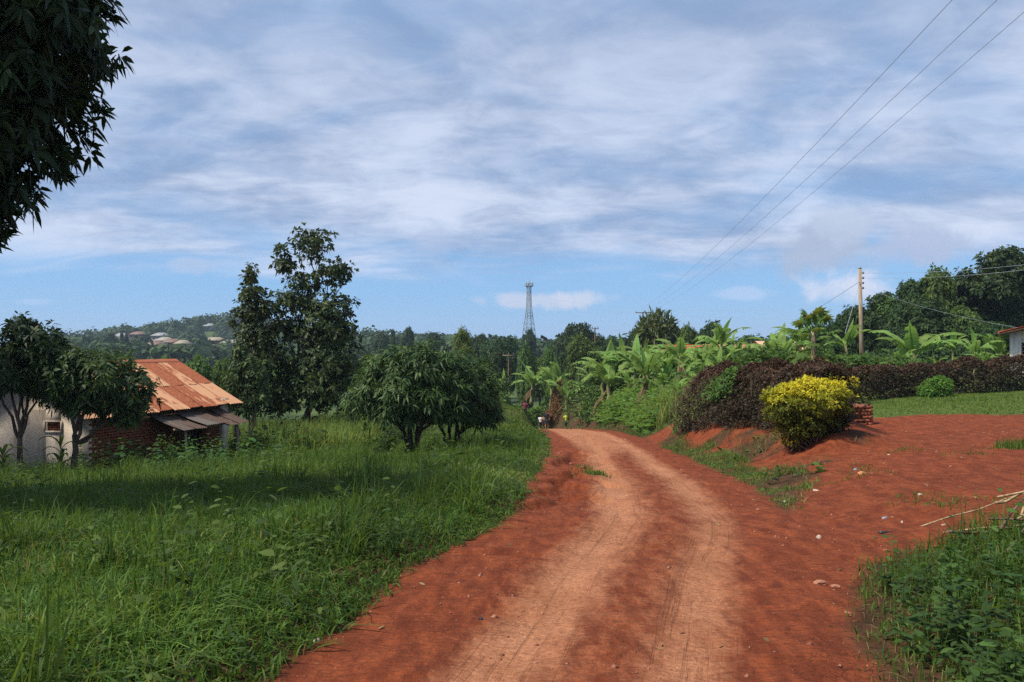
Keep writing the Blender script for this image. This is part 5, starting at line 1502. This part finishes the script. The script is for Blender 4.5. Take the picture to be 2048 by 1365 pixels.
# ================================================================== white house (right edge)
def white_house():
    X0, Y0 = 28.25, 45.0
    zb = gz(30, 45)
    root = empty('white_house', (X0, Y0, zb), R(-31), label='white house with red roof and barred window at the right edge', category='house')
    Wd, Dp, H = 9.0, 7.0, 2.72 - zb
    rise = math.tan(R(14.5)); ap = H + rise * Wd / 2
    wx0, wx1, wz0, wz1 = .45, 1.75, .72 - zb, 2.02 - zb
    t = .22
    m = MB()
    def slab(x0, x1, z0, z1): m.box(((x0 + x1) / 2, t / 2, (z0 + z1) / 2), (x1 - x0, t, z1 - z0))
    vz0, vz1, vx0, vx1 = 2.25 - zb, 2.52 - zb, .72, 1.5
    slab(0, wx0, -.5, H); slab(wx1, Wd, -.5, H); slab(wx0, wx1, -.5, wz0); slab(wx0, wx1, wz1, vz0); slab(wx0, vx0, vz0, vz1); slab(vx1, wx1, vz0, vz1); slab(wx0, wx1, vz1, H)
    m.add([(0, 0, H), (Wd, 0, H), (Wd / 2, 0, ap), (0, t, H), (Wd, t, H), (Wd / 2, t, ap)], [np.array([(0, 1, 2), (5, 4, 3)]), np.array([(0, 2, 5, 3), (1, 4, 5, 2)])])
    obj('wall', m.mesh('wall', PLASW), root)
    m = MB().box((t / 2, Dp / 2 + t, H / 2 - .25), (t, Dp, H + .5)).box((Wd - t / 2, Dp / 2 + t, H / 2 - .25), (t, Dp, H + .5)).box((Wd / 2, Dp + t * 1.5, H / 2 - .25), (Wd, t, H + .5))
    obj('side_wall', m.mesh('side_wall', PLASW), root)
    obj('corner_quoin', MB().box((-.02, .06, H / 2 - .25), (.18, .2, H + .5)).mesh('corner_quoin', PLASW), root)
    # window
    w = MB(); s = .06
    w.box((wx0 + s / 2, .08, (wz0 + wz1) / 2), (s, .1, wz1 - wz0)).box((wx1 - s / 2, .08, (wz0 + wz1) / 2), (s, .1, wz1 - wz0)).box(((wx0 + wx1) / 2, .08, wz1 - s / 2), (wx1 - wx0 - 2 * s, .1, s)).box(((wx0 + wx1) / 2, .08, wz0 + s / 2), (wx1 - wx0 - 2 * s, .1, s))
    win = obj('window', w.mesh('window', WOOD_D), root)
    obj('pane', MB().box(((wx0 + wx1) / 2, .12, (wz0 + wz1) / 2), (wx1 - wx0 - 2 * s, .015, wz1 - wz0 - 2 * s)).mesh('pane', GLASS_D), win)
    for k in range(4):
        x = wx0 + (k + .8) * (wx1 - wx0) / 4.6
        obj('bar', MB().box((x, .05, (wz0 + wz1) / 2), (.028, .02, wz1 - wz0 - .1)).mesh('bar', PLASW), win)
    for k in range(4):
        obj('bar', MB().box(((wx0 + wx1) / 2, .07, wz0 + (k + .7) * (wz1 - wz0) / 4.4), (wx1 - wx0 - .1, .018, .025)).mesh('bar', PLASW), win)
    obj('sill', MB().box(((wx0 + wx1) / 2, -.04, wz0 - .04), (wx1 - wx0 + .2, .14, .07)).mesh('sill', PLASW), win)
    sur = MB().box((wx0 - .06, -.012, (wz0 + wz1) / 2), (.1, .03, wz1 - wz0 + .2)).box((wx1 + .06, -.012, (wz0 + wz1) / 2), (.1, .03, wz1 - wz0 + .2)).box(((wx0 + wx1) / 2, -.012, wz1 + .06), (wx1 - wx0, .03, .1))
    obj('window_surround', sur.mesh('window_surround', PLASW), root)
    v = obj('vent', MB().box(((vx0 + vx1) / 2, .18, (vz0 + vz1) / 2), (vx1 - vx0, .02, vz1 - vz0)).mesh('vent', GLASS_D), root)
    for k in range(6):
        obj('vent_bar', MB().box((vx0 + (k + .5) * (vx1 - vx0) / 6, .06, (vz0 + vz1) / 2), (.05, .06, vz1 - vz0)).mesh('vent_bar', BRICK), v)
    # roof of red sheets
    ang = math.atan(rise); ov = .62
    sl = (Wd / 2 + ov) / math.cos(ang); n = 9
    y0, y1 = -.75, Dp + .9; cw = (y1 - y0) / n
    me = corr_sheet(cw + .06, sl, amp=.02, pitch=.12, mat=REDR, seed=31)
    for k in range(n):
        yy = y0 + (k + .5) * cw
        obj('roof_sheet', me, root, (Wd / 2, yy, ap + .05 + (.005 if k % 2 else 0)), (0, ang, math.pi))
        obj('roof_sheet', me, root, (Wd / 2, yy, ap + .05 + (.005 if k % 2 else 0)), (0, ang, 0))
    for s_ in (-1, 1):
        a = np.array((Wd / 2, y0 + .06, ap - .06)); b = np.array((Wd / 2 + s_ * (Wd / 2 + ov), y0 + .06, ap - .06 - (Wd / 2 + ov) * rise))
        obj('bargeboard', MB().bar(a, b, .08).mesh('bargeboard', WOOD_D), root)
white_house()

# ================================================================== red and tan roofed houses behind the bananas
def grove_house(px, d, w, dp, zeave, zridge, roofm, label, rot):
    x = PX(px, d); z = gz(x, d)
    root = empty('grove_house', (x, d, z), rot, label=label, category='house')
    H = zeave - z; rh = zridge - zeave
    m = MB().box((0, 0, H / 2 - .2), (w, dp, H + .4))
    m.add([(-w/2, -dp/2, H), (-w/2, dp/2, H), (-w/2, 0, H + rh)], [np.array([(0, 2, 1)])]); m.add([(w/2, -dp/2, H), (w/2, dp/2, H), (w/2, 0, H + rh)], [np.array([(0, 1, 2)])])
    obj('wall', m.mesh('wall', MORTAR), root)
    ang = math.atan2(rh, dp / 2); o = .5
    sl = (dp / 2 + o) / math.cos(ang); n = max(4, int(w / 1.0)); cw = (w + 1) / n
    me = corr_sheet(cw + .05, sl, amp=.025, pitch=.16, mat=roofm, seed=40)
    for k in range(n):
        xx = -w / 2 - .5 + (k + .5) * cw
        for s in (1, -1):
            obj('roof_sheet', me, root, (xx, 0, H + rh + .04 + (.006 if k % 2 else 0)), (0, ang, -math.pi / 2 * s))
    for k in (-1, 1):
        obj('window', MB().box((k * w / 4, -dp / 2 - .01, H * .55), (1, .08, 1)).mesh('window', GLASS_D), root)
grove_house(1385, 70, 4.6, 5, .55, 1.85, REDR, 'red roofed house glimpsed through the banana leaves', R(14))
TANR = rust_mat('tan_roof_sheet', (.48, .30, .20), (.40, .2, .12), (.3, .14, .09), .0)
grove_house(1470, 76, 5, 6, .3, 1.9, TANR, 'tan roofed house half hidden right of the red roof', R(-20))
grove_house(1560, 74, 5, 6, .5, 2.2, TANR, 'orange roofed house showing between bananas left of the papaya', R(25))

# ================================================================== brick gate block beside the golden bush
def gate_block():
    x, y = PX(1716, 21.0), 21.0
    z = gz(x, y)
    root = empty('gate_pier', (x, y, z), R(8), label='squat red brick pier beside the golden bush', category='pier')
    obj('core', MB().box((0, 0, .24), (.44, .44, .62)).mesh('core', MORTAR), root)
    r = random.Random(8)
    me = MB().box((0, 0, 0), (.225, .1, .07)).mesh('brick', BRICK)
    for row in range(6):
        zz = .045 + row * .088
        for a in range(4):
            rot = a * math.pi / 2
            for k in (-1, 1):
                off = (k * .118 + (.04 if row % 2 else -.04))
                v = Matrix.Rotation(rot, 3, 'Z') @ Vector((off, -.2, 0))
                obj('brick', me, root, (v.x, v.y, zz), (0, 0, rot + r.uniform(-.05, .05)))
gate_block()

# ================================================================== poles, tower, wires
def sag(a, b, s, n=24):
    t = np.linspace(0, 1, n)[:, None]
    p = np.asarray(a) * (1 - t) + np.asarray(b) * t
    p[:, 2] -= s * 4 * (t * (1 - t))[:, 0]
    return p
def wire(a, b, s, label, r=.008, group=None, name='power_line'):
    a = np.array(a, float); b = np.array(b, float)
    me = MB().tube(sag(a, b, s) - a, r, 5).mesh(name, WIRE, True)
    return obj(name, me, None, tuple(a), label=label, category='wire', group=group)
# main pole right of centre
pd = 60
px_, py_, pz_ = at(1724, pd)
ptop = CAMZ + (HOR - 537) / FPX * pd
root = empty('utility_pole', (px_, py_, pz_), 0, label='tall pale wooden utility pole in front of the dark trees', category='pole')
lean = PX(1720, pd) - px_
obj('post', MB().tube([(0, 0, -.5), (lean * .5, 0, (ptop - pz_) * .5), (lean, 0, ptop - pz_)], [.17, .145, .115], 10).mesh('post', WOOD, True), root)
obj('cap', MB().tube([(lean, 0, ptop - pz_ - .02), (lean, 0, ptop - pz_ + .08)], [.13, .1], 10).mesh('cap', STEEL), root)
for k in range(4):
    z = ptop - pz_ - .35 - k * .38
    obj('bracket', MB().box((lean + .16, -.02, z), (.2, .05, .05)).mesh('bracket', STEEL), root)
    obj('insulator', MB().tube([(lean + .24, -.02, z - .08), (lean + .24, -.02, z), (lean + .24, -.02, z + .09)], [.05, .085, .04], 8).mesh('insulator', PORC, True), root)
wire((px_ + lean, py_, ptop - 1.0), P3(1600, 640, 48), .0, 'guy wire running left from the utility pole', .02, name='guy_wire')
wire((px_ + lean, py_, ptop - 1.1), P3(1690, 668, 52), .0, 'steep guy wire close to the utility pole', .015, name='guy_wire')
wire((px_ + lean + .24, py_, ptop - .35), P3(2300, 492, 50), .5, 'upper service wire from the pole across the biggest tree', .010)
wire((px_ + lean + .24, py_, ptop - .73), P3(2300, 500, 50), .55, 'lower service wire from the pole across the biggest tree', .010)
wire((px_ + lean + .24, py_, ptop - 1.45), P3(2060, 660, 47), .3, 'service wire dropping from the pole to the white house', .006)
# overhead line of three conductors ending on a far pole
fd = 122
fx, fy, fz = at(1286, fd)
ftop = CAMZ + (HOR - 624) / FPX * fd
root = empty('utility_pole', (fx, fy, fz), 0, label='far pole carrying the three overhead lines above the fan leaved tree', category='pole')
obj('post', MB().tube([(0, 0, -.5), (0, 0, ftop - fz)], [.16, .11], 8).mesh('post', WOOD, True), root)
obj('crossarm', MB().box((0, -.1, ftop - fz - .15), (2.3, .12, .12)).mesh('crossarm', WOOD_D), root)
for k, o in enumerate((-1.05, 0, 1.05)):
    obj('insulator', MB().tube([(o, -.1, ftop - fz - .09), (o, -.1, ftop - fz + .08)], [.06, .04], 6).mesh('insulator', PORC), root)
for k, (o, px0, py0, d0, lab) in enumerate(((-1.05, 1905, 0, 18.3, 'left overhead line of three rising to the top right'), (0, 1995, 0, 18.6, 'middle overhead line of three rising to the top right'), (1.05, 2048, 25, 19.2, 'right overhead line of three rising to the top right'))):
    a = np.array((fx + o, fy - .1, ftop + .05)); b = np.array(P3(px0, py0, d0))
    e = b + (b - a) * .30; t_ = 1 / 1.3; e[2] = a[2] + (b[2] + 6.4 * t_ * (1 - t_) - a[2]) / t_
    wire(a, e, 1.6, lab, .008, 'three overhead power lines')
# dark pole and crossarm pole in the valley
for px, yt, d, lab, arm in ((1190, 655, 105, 'dark far pole in front of the round pale tree', .9), (1017, 708, 96, 'far pole with pale crossarm left of the banana clump', 1.5)):
    x, y, z = at(px, d)
    zt = CAMZ + (HOR - yt) / FPX * d
    root = empty('utility_pole', (x, y, z), .1, label=lab, category='pole')
    obj('post', MB().tube([(0, 0, -.5), (0, 0, zt - z)], [.09, .07], 8).mesh('post', WOOD_D, True), root)
    obj('crossarm', MB().box((0, -.12, zt - z - .2), (arm, .08, .09)).mesh('crossarm', WOOD if arm > 1 else WOOD_D), root)
    for o in (-.45, 0, .45):
        obj('insulator', MB().tube([(o * arm * .9, -.12, zt - z - .13), (o * arm * .9, -.12, zt - z + .1)], [.06, .04], 6).mesh('insulator', PORC), root)
# faint lines crossing the low sky
wire(P3(1058, 588, 330), P3(1560, 622, 130), 2.0, 'faint far wire crossing the low sky, upper one', .015, 'faint far wires')
wire(P3(1058, 600, 330), P3(1720, 640, 140), 2.0, 'faint far wire crossing the low sky, lower one', .015, 'faint far wires')

def tower():
    d = 330
    x = PX(1058, d); z = gz(x, d)
    zt = CAMZ + (HOR - 567) / FPX * d
    H = zt - z
    root = empty('lattice_tower', (x, d, z), R(20), label='tall steel lattice tower on the far skyline', category='tower')
    hw = lambda t: 3.0 * (1 - t) ** 1.0 * .80 + .72 if t < .55 else .72 + (3.0 * .45 * .8) * max(0, (.80 - t) / .25) * .45
    hwf = lambda t: np.interp(t, [0, .25, .5, .66, .8, 1], [3.3, 2.45, 1.6, .95, .72, .66])
    n = 14; ts = np.linspace(0, 1, n + 1)
    cor = [(-1, -1), (1, -1), (1, 1), (-1, 1)]
    for cx, cy in cor:
        path = [(cx * hwf(t), cy * hwf(t), H * t) for t in ts]
        obj('leg', MB().tube(path, .13, 4).mesh('leg', STEEL), root)
    for i in range(n):
        m = MB()
        for k in range(4):
            a = cor[k]; b = cor[(k + 1) % 4]; t0, t1 = ts[i], ts[i + 1]
            A0 = (a[0] * hwf(t0), a[1] * hwf(t0), H * t0); B1 = (b[0] * hwf(t1), b[1] * hwf(t1), H * t1)
            B0 = (b[0] * hwf(t0), b[1] * hwf(t0), H * t0); A1 = (a[0] * hwf(t1), a[1] * hwf(t1), H * t1)
            m.bar(A0, B1, .05); m.bar(B0, A1, .05); m.bar(A1, B1, .05)
        obj('bracing', m.mesh('bracing', STEEL), root)
    for t, w in ((.965, 1.5), (.60, 1.3), (.42, 1.7)):
        m = MB().box((0, 0, H * t), (2 * w, 2 * w, .14))
        for k in range(4):
            a = cor[k]; b = cor[(k + 1) % 4]
            m.bar((a[0] * w, a[1] * w, H * t + 1.0), (b[0] * w, b[1] * w, H * t + 1.0), .05); m.bar((a[0] * w, a[1] * w, H * t), (a[0] * w, a[1] * w, H * t + 1.0), .05)
        obj('platform', m.mesh('platform', STEEL), root)
    for k in range(3):
        a = k * 2.1
        obj('antenna', MB().box((math.cos(a) * 1.4, math.sin(a) * 1.4, H * .99), (.35, .35, 2.2)).mesh('antenna', STEEL), root)
    obj('lightning_rod', MB().tube([(.6, .6, H), (.6, .6, H + 2.2)], [.07, .04], 5).mesh('lightning_rod', STEEL), root)
tower()

# ================================================================== maize by the wall
def maize(px, d, h, label):
    x, y, z = at(px, d)
    root = empty('maize_plant', (x, y, z), 0, label=label, category='maize plant')
    obj('stem', MB().tube([(0, 0, -.1), (.02, 0, h * .5), (.05, 0, h * .85)], [.022, .018, .01], 6).mesh('stem', STEM_B, True), root)
    q = random.Random(int(px))
    for k in range(8):
        r = np.random.default_rng(500 + k)
        L = q.uniform(.6, .85); n = 9; t = np.linspace(0, 1, n)
        ang = 1.25 - 2.3 * t ** 1.2
        xx = np.concatenate([[0], np.cumsum(np.cos(ang[:-1]))]) * L / n; zz = np.concatenate([[0], np.cumsum(np.sin(ang[:-1]))]) * L / n
        w = .05 * np.sin(np.clip(.12 + t * .88, 0, 1) * math.pi) ** .6
        V = np.concatenate([np.stack([xx, w, zz + .01], 1), np.stack([xx, 0 * w, zz - .01], 1), np.stack([xx, -w, zz + .01], 1)])
        i = np.arange(n - 1)
        F = np.concatenate([np.stack([i, i + 1, n + i + 1, n + i], 1), np.stack([n + i, n + i + 1, 2 * n + i + 1, 2 * n + i], 1)])
        obj('leaf', mesh_from('maize_leaf', V, [F], LM['weed'], tint=np.full(len(V), .45)), root, (.03, 0, h * (.2 + .08 * k)), (0, 0, k * 2.6 + q.uniform(-.4, .4)))
maize(120, 20.6, 1.15, 'young maize plant with drooping leaves before the pale wall')
maize(5, 19.5, .8, 'small leafy plant at the left edge below the slim tree')

# ================================================================== people on the road
def flat_mat(name, c, rough=.8):
    return noise_mat(name, tuple(q * .85 for q in c), c, 14, rough)
SKIN_D = flat_mat('dark_skin', (.10, .05, .03)); SKIN_L = flat_mat('light_skin', (.55, .32, .22))
CLOTH = {k: flat_mat('cloth_' + k, c) for k, c in dict(white=(.72, .74, .76), black=(.018, .018, .024), yellow=(.55, .62, .06), navy=(.02, .026, .05), maroon=(.16, .03, .05), grey=(.16, .15, .15), blue=(.10, .22, .42)).items()}
def person(px, d, h, label, top, bottom, skin, skirt=False, hair=(.012, .01, .009), stride=.12, arms=.14, shoe='maroon', facing=0.0, cap=None, held=None, yfeet=None):
    x = PX(px, d); z = gz(x, d)
    root = empty('person', (x, d, z), facing, h / 1.7, label=label, category='person')
    J = {  # metres on a 1.7 m figure, facing -y
        'pel': (0, 0, .92), 'chest': (0, .01, 1.25), 'neck': (0, 0, 1.44), 'head': (0, -.02, 1.58), 'crown': (0, -.01, 1.68),
        'shl': (-.18, 0, 1.38), 'ell': (-.25, .02, 1.10), 'wrl': (-.24, -.06 - arms, .90), 'hal': (-.235, -.09 - arms, .83),
        'shr': (.18, 0, 1.38), 'elr': (.25, .03, 1.10), 'wrr': (.25, -.02, .87), 'har': (.25, -.04, .79),
        'hpl': (-.09, 0, .88), 'knl': (-.095, -stride * .7, .49), 'anl': (-.095, -stride * .9, .09), 'tol': (-.10, -stride * .9 - .15, .035),
        'hpr': (.09, 0, .88), 'knr': (.095, -.01, .49), 'anr': (.095, stride, .10), 'tor': (.10, stride - .14, .04)}
    Rr = dict(pel=.13, chest=.13, neck=.055, head=.10, crown=.06, shl=.06, ell=.04, wrl=.03, hal=.035, shr=.06, elr=.04, wrr=.03, har=.035,
              hpl=.09, knl=.058, anl=.04, tol=.035, hpr=.09, knr=.058, anr=.04, tor=.035)
    E = [('pel', 'chest'), ('chest', 'neck'), ('neck', 'head'), ('head', 'crown'), ('chest', 'shl'), ('shl', 'ell'), ('ell', 'wrl'), ('wrl', 'hal'), ('chest', 'shr'), ('shr', 'elr'), ('elr', 'wrr'), ('wrr', 'har'),
         ('pel', 'hpl'), ('hpl', 'knl'), ('knl', 'anl'), ('anl', 'tol'), ('pel', 'hpr'), ('hpr', 'knr'), ('knr', 'anr'), ('anr', 'tor')]
    keys = list(J); idx = {k: i for i, k in enumerate(keys)}
    me = bpy.data.meshes.new('body')
    me.from_pydata([J[k] for k in keys], [(idx[a], idx[b]) for a, b in E], [])
    me.materials.append(skin)
    o = obj('body', me, root)
    sk = o.modifiers.new('skin', 'SKIN')
    for i, k in enumerate(keys):
        me.skin_vertices[0].data[i].radius = (Rr[k], Rr[k] * .85)
        me.skin_vertices[0].data[i].use_root = (k == 'pel')
    ss = o.modifiers.new('sub', 'SUBSURF'); ss.levels = 2; ss.render_levels = 2
    def loft(name, rings, mat):
        mb = MB(); n = 12
        a = np.linspace(0, 2 * math.pi, n, endpoint=False)
        V = np.concatenate([np.stack([cx + np.cos(a) * rx, cy + np.sin(a) * ry, 0 * a + zz], 1) for cx, cy, zz, rx, ry in rings])
        m = len(rings)
        i, j = np.meshgrid(np.arange(m - 1), np.arange(n), indexing='ij')
        F = np.stack([i * n + j, i * n + (j + 1) % n, (i + 1) * n + (j + 1) % n, (i + 1) * n + j], -1).reshape(-1, 4)
        mb.add(V, [F, np.array([(m - 1) * n + np.arange(n)])])
        return obj(name, mb.mesh(name, mat, True), root)
    loft('shirt', [(0, 0, .86, .175, .135), (0, 0, 1.0, .165, .13), (0, 0, 1.2, .185, .14), (0, 0, 1.36, .2, .125), (0, 0, 1.45, .085, .075)], CLOTH[top])
    for s, e, w in (('shl', 'ell', 'wrl'), ('shr', 'elr', 'wrr')):
        a, b = np.array(J[s]), np.array(J[e])
        obj('sleeve', MB().tube([a + (0, 0, .02), a * .5 + b * .5, a * .25 + b * .75], [.085, .078, .07], 8).mesh('sleeve', CLOTH[top], True), root)
    if skirt:
        loft('skirt', [(0, -.02, .50, .24, .20), (0, 0, .7, .205, .165), (0, 0, .93, .17, .135)], CLOTH[bottom])
    else:
        loft('waistband', [(0, 0, .80, .175, .13), (0, 0, .92, .165, .128)], CLOTH[bottom])
        for hp, kn, an in (('hpl', 'knl', 'anl'), ('hpr', 'knr', 'anr')):
            a, b, c = (np.array(J[q]) for q in (hp, kn, an))
            obj('trouser_leg', MB().tube([a, a * .5 + b * .5, b, b * .35 + c * .65], [.105, .095, .08, .07], 8).mesh('trouser_leg', CLOTH[bottom], True), root)
    hc = flat_mat('hair_' + str(abs(hash(label)) % 999), hair)
    loft('hair', [(0, .01, 1.54, .10, .10), (0, .0, 1.62, .112, .118), (0, -.01, 1.70, .085, .09), (0, -.01, 1.735, .03, .03)], hc)
    for an in ('anl', 'anr'):
        a = np.array(J[an])
        obj('shoe', MB().tube([a + (0, .05, -.05), a + (0, -.06, -.055), a + (0, -.18, -.065)], [.05, .05, .03], 7).mesh('shoe', CLOTH[shoe], True), root)
    return root
person(1093, 73.5, 1.66, 'person in black top and dark skirt walking in the middle of the group', 'black', 'black', SKIN_L, skirt=True, hair=(.14, .04, .02), shoe='maroon', stride=.16)
person(1081, 73.0, 1.24, 'child in white shirt walking left of the person in black', 'white', 'navy', SKIN_D, stride=.12, shoe='white')
person(1132, 72.5, 1.42, 'person in bright yellow green shirt at the right road edge', 'yellow', 'navy', SKIN_D, stride=.1, facing=.4, shoe='grey')
person(1050, 74.0, 1.60, 'person in dark clothes half hidden behind the grassy bank', 'maroon', 'black', SKIN_D, facing=-.3, shoe='grey')

# ================================================================== litter, stones, stalks
PAPER = flat_mat('pale_litter', (.42, .33, .26)); BLACKP = flat_mat('black_plastic', (.02, .02, .02), .4); ORANGE = flat_mat('orange_peel', (.62, .33, .08)); TERRA = flat_mat('terracotta', (.55, .22, .11)); BLUEP = flat_mat('blue_plastic', (.25, .36, .5), .4)
def scrap(name, px, py, size, mat, label, thick=.012, seed=1, aspect=.45, rot=None, cat='litter'):
    # nearest ground point on the ray through the photograph's pixel
    dd = np.arange(3.0, 60, .02)
    hit = np.nonzero(CAMZ - (py - HOR) / FPX * dd < ground_z(PX(px, dd), dd))[0]
    d = float(dd[hit[0]]) if len(hit) else 10.0
    x = PX(px, d); z = gz(x, d)
    size = size * .5; thick = thick * .35
    r = np.random.default_rng(seed); n = 9
    a = np.linspace(0, 2 * math.pi, n, endpoint=False)
    rad = size / 2 * r.uniform(.6, 1.1, n)
    V = np.stack([np.cos(a) * rad, np.sin(a) * rad * aspect, r.uniform(0, thick * 1.6, n)], 1)
    Vb = V * np.array([.97, .97, 0]) - np.array([0, 0, .01])
    i = np.arange(n)
    top = np.concatenate([V, [[0, 0, thick * 2.2]]])
    F3 = np.stack([i, (i + 1) % n, np.full(n, n)], 1)
    mb = MB().add(np.concatenate([top, Vb]), [F3, np.stack([i + n + 1, (i + 1) % n + n + 1, (i + 1) % n, i], 1)])
    return obj(name, mb.mesh(name, mat), None, (x, d, z + .004), (r.uniform(-.15, .15), r.uniform(-.15, .15), r.uniform(0, 6.28) if rot is None else rot), label=label, category=cat)
scrap('paper_scrap', 634, 1285, .13, PAPER, 'white curled scrap at the left road edge, nearest the camera', .03, 1, .25, .9)
scrap('paper_scrap', 1632, 982, .3, PAPER, 'flat white scrap below the golden bush, beside the verge grass', .02, 2)
scrap('paper_scrap', 1570, 1004, .2, PAPER, 'small white scrap at the tip of the verge grass', .02, 12)
scrap('terracotta_shard', 1722, 949, .34, TERRA, 'orange broken tile on the rubble below the golden bush', .05, 3, .6, cat='shard')
scrap('plastic_strip', 1770, 1067, .34, BLACKP, 'black plastic strip lying on the red yard', .02, 4, .3, .1)
scrap('plastic_strip', 1768, 1037, .16, BLUEP, 'small grey blue strip behind the black plastic', .015, 5, .4, .1)
scrap('orange_peel', 2009, 1048, .075, ORANGE, 'small round orange peel on the yard near the right edge', .02, 6, .95)
scrap('paper_scrap', 1803, 1046, .1, PAPER, 'pale scrap right of the black plastic strip', .02, 7)
scrap('paper_scrap', 1888, 1051, .13, PAPER, 'long pale scrap in the middle of the yard', .015, 8, .3, .2)
scrap('paper_scrap', 1838, 990, .14, PAPER, 'pale scrap on the yard above the black plastic', .02, 9)
scrap('paper_scrap', 1637, 1077, .15, PAPER, 'grey crumpled scrap between road and yard', .04, 10, .7)
scrap('paper_scrap', 1710, 940, .14, BLUEP, 'grey scrap just behind the orange broken tile', .03, 11, .5)
scrap('paper_scrap', 1777, 911, .15, PAPER, 'pale scrap right of the golden bush on the yard', .02, 13, .5)
scrap('dropped_leaf', 962, 1239, .07, BLACKP, 'small dark curled leaf on the left side of the road', .02, 14, .6, cat='leaf')
STONE = noise_mat('laterite_stone', (.16, .05, .03), (.34, .15, .09), 9, .9)
STONEP = noise_mat('pale_rubble', (.28, .12, .07), (.36, .17, .105), 9, .9)
def rock(px, py, size, label, mat=STONE, seed=1, flat=.55):
    o = scrap('stone', px, py, size, mat, label, .01, seed, cat='stone')
    r = np.random.default_rng(seed)
    import bmesh
    bm = bmesh.new(); bmesh.ops.create_icosphere(bm, subdivisions=2, radius=size * .2)
    for v in bm.verts:
        k = 1 + .22 * math.sin(v.co.x * 9 / size + seed) * math.sin(v.co.y * 8 / size + seed * 2) + .1 * r.normal()
        v.co = Vector((v.co.x * k, v.co.y * k * .8, v.co.z * k * flat))
    me = bpy.data.meshes.new('stone'); bm.to_mesh(me); bm.free(); me.materials.append(mat)
    o.data = me
    return o
for k, (px, py, s, lab, mt) in enumerate([
    (1140, 928, .34, 'largest loose stone in the gully left of the road', STONE), (1118, 907, .3, 'stone at the upper end of the gully', STONE), (1165, 935, .24, 'stone beside the gully nearer the wheel track', STONE),
    (1250, 880, .42, 'pale stone at the far right road edge', STONEP), (1640, 1168, .26, 'flat pale stone where road and weeds meet', STONEP), (1672, 1176, .22, 'smaller pale stone beside the flat one', STONEP),
    (1515, 1020, .14, 'small pale stone right of the wheel track', STONEP), (1695, 1228, .16, 'dark stone at the edge of the right weeds', STONE)]):
    rock(px, py, s, lab, mt, 60 + k, .4)
# gravel strewn on bare soil
def pebbles():
    r = np.random.default_rng(404)
    n = 15000
    x = r.uniform(-3, 13, n); y = 3.3 + r.random(n) ** 1.5 * 20
    k = (bare(x, y) > .5) & (r.random(n) < np.clip(.25 + .75 * (fbm(x * 1.2, y * 1.2, 77) > .52) + .5 * (np.abs(road_sd(x, y)) < .25), 0, 1))
    x = x[k]; y = y[k]; n = len(x)
    s = r.lognormal(-5.1, .55, n); s = np.clip(s, .002, .03)
    z = ground_z(x, y)
    d = np.array([(1, 0, 0), (0, 1, 0), (-1, 0, 0), (0, -1, 0), (0, 0, .7), (0, 0, -.5)], float)
    V = (np.stack([x, y, z], 1)[:, None] + d[None] * s[:, None, None] * r.uniform(.7, 1.3, (n, 6, 1)))
    F = np.array([(0, 1, 4), (1, 2, 4), (2, 3, 4), (3, 0, 4), (1, 0, 5), (2, 1, 5), (3, 2, 5), (0, 3, 5)])
    polys = ((np.arange(n) * 6)[:, None, None] + F[None]).reshape(-1, 3)
    obj('gravel', mesh_from('gravel', V.reshape(-1, 3), [polys], STONE), kind='stuff', label='loose pebbles strewn over the red soil', category='gravel')
pebbles()
def dead_leaves():
    r = np.random.default_rng(606)
    n = 2600
    x = r.uniform(-2, 12, n); y = 3.4 + r.random(n) ** 1.4 * 17
    k = (bare(x, y) > .5) & (r.random(n) < np.where(road_sd(x, y) > .5, .12, .55)) & (fbm(x * .8, y * .8, 121) > .42)
    x = x[k]; y = y[k]; n = len(x)
    a = r.random(n) * 6.28
    ax = unit(np.stack([np.cos(a), np.sin(a), r.uniform(-.1, .35, n)], 1))
    nr = unit(np.array([0, 0, 1.0]) + r.normal(size=(n, 3)) * .4)
    l = r.uniform(.025, .075, n)
    V, polys, li = leaf_geo(np.stack([x, y, ground_z(x, y) + .006], 1), ax, nr, l, l * .38, 0, 'long')
    obj('fallen_leaves', mesh_from('fallen_leaves', V, polys, LM['drygrass'], tint=r.uniform(0, .9, n)[li]), kind='stuff', label='dry fallen leaves scattered over the bare soil', category='leaf litter')
dead_leaves()
def stalk_heap():
    x, y = 4.55, 6.75
    z = gz(x, y)
    root = empty('stalk_heap', (x, y, z), 0, label='heap of dry stalks and sticks at the right edge above the weeds', category='stalk heap')
    r = np.random.default_rng(12)
    for k in range(34):
        a = r.normal() * .35 + .55
        L = r.uniform(.5, 1.5)
        c = np.array([r.normal() * .32 + .1, r.normal() * .25, .12 + r.random() * .30])
        dv = np.array([math.cos(a), math.sin(a) * .9, r.uniform(.05, .38)]) * L / 2
        if k % 5 == 0: dv = dv * np.array([.4, -1.4, 1.3])
        obj('stalk', MB().tube(curve3(c - dv, c + dv, r.normal() * .04, 5, r, .01), np.linspace(r.uniform(.008, .016), .005, 5), 5).mesh('stalk', DRYST if k % 3 else BARK, True), root)
    return root
stalk_heap()
# big loose weeds right at the heap
# ================================================================== air
def haze():
    m = bpy.data.materials.new('haze_air'); m.use_nodes = True
    g = NT(m.node_tree)
    v = g.n('ShaderNodeVolumePrincipled')
    v.inputs['Color'].default_value = (.60, .74, .95, 1)
    v.inputs['Density'].default_value = .00024
    v.inputs['Anisotropy'].default_value = .1
    o = g.n('ShaderNodeOutputMaterial'); g.l(v.outputs[0], o.inputs['Volume'])
    zt, zb = 50, -25
    me = MB().box((0, 1270, (zt + zb) / 2), (3640, 2780, zt - zb)).mesh('haze', m)
    obj('haze', me, kind='stuff', label='pale blue humid air over the valley', category='haze')
if HAZE:
    haze()
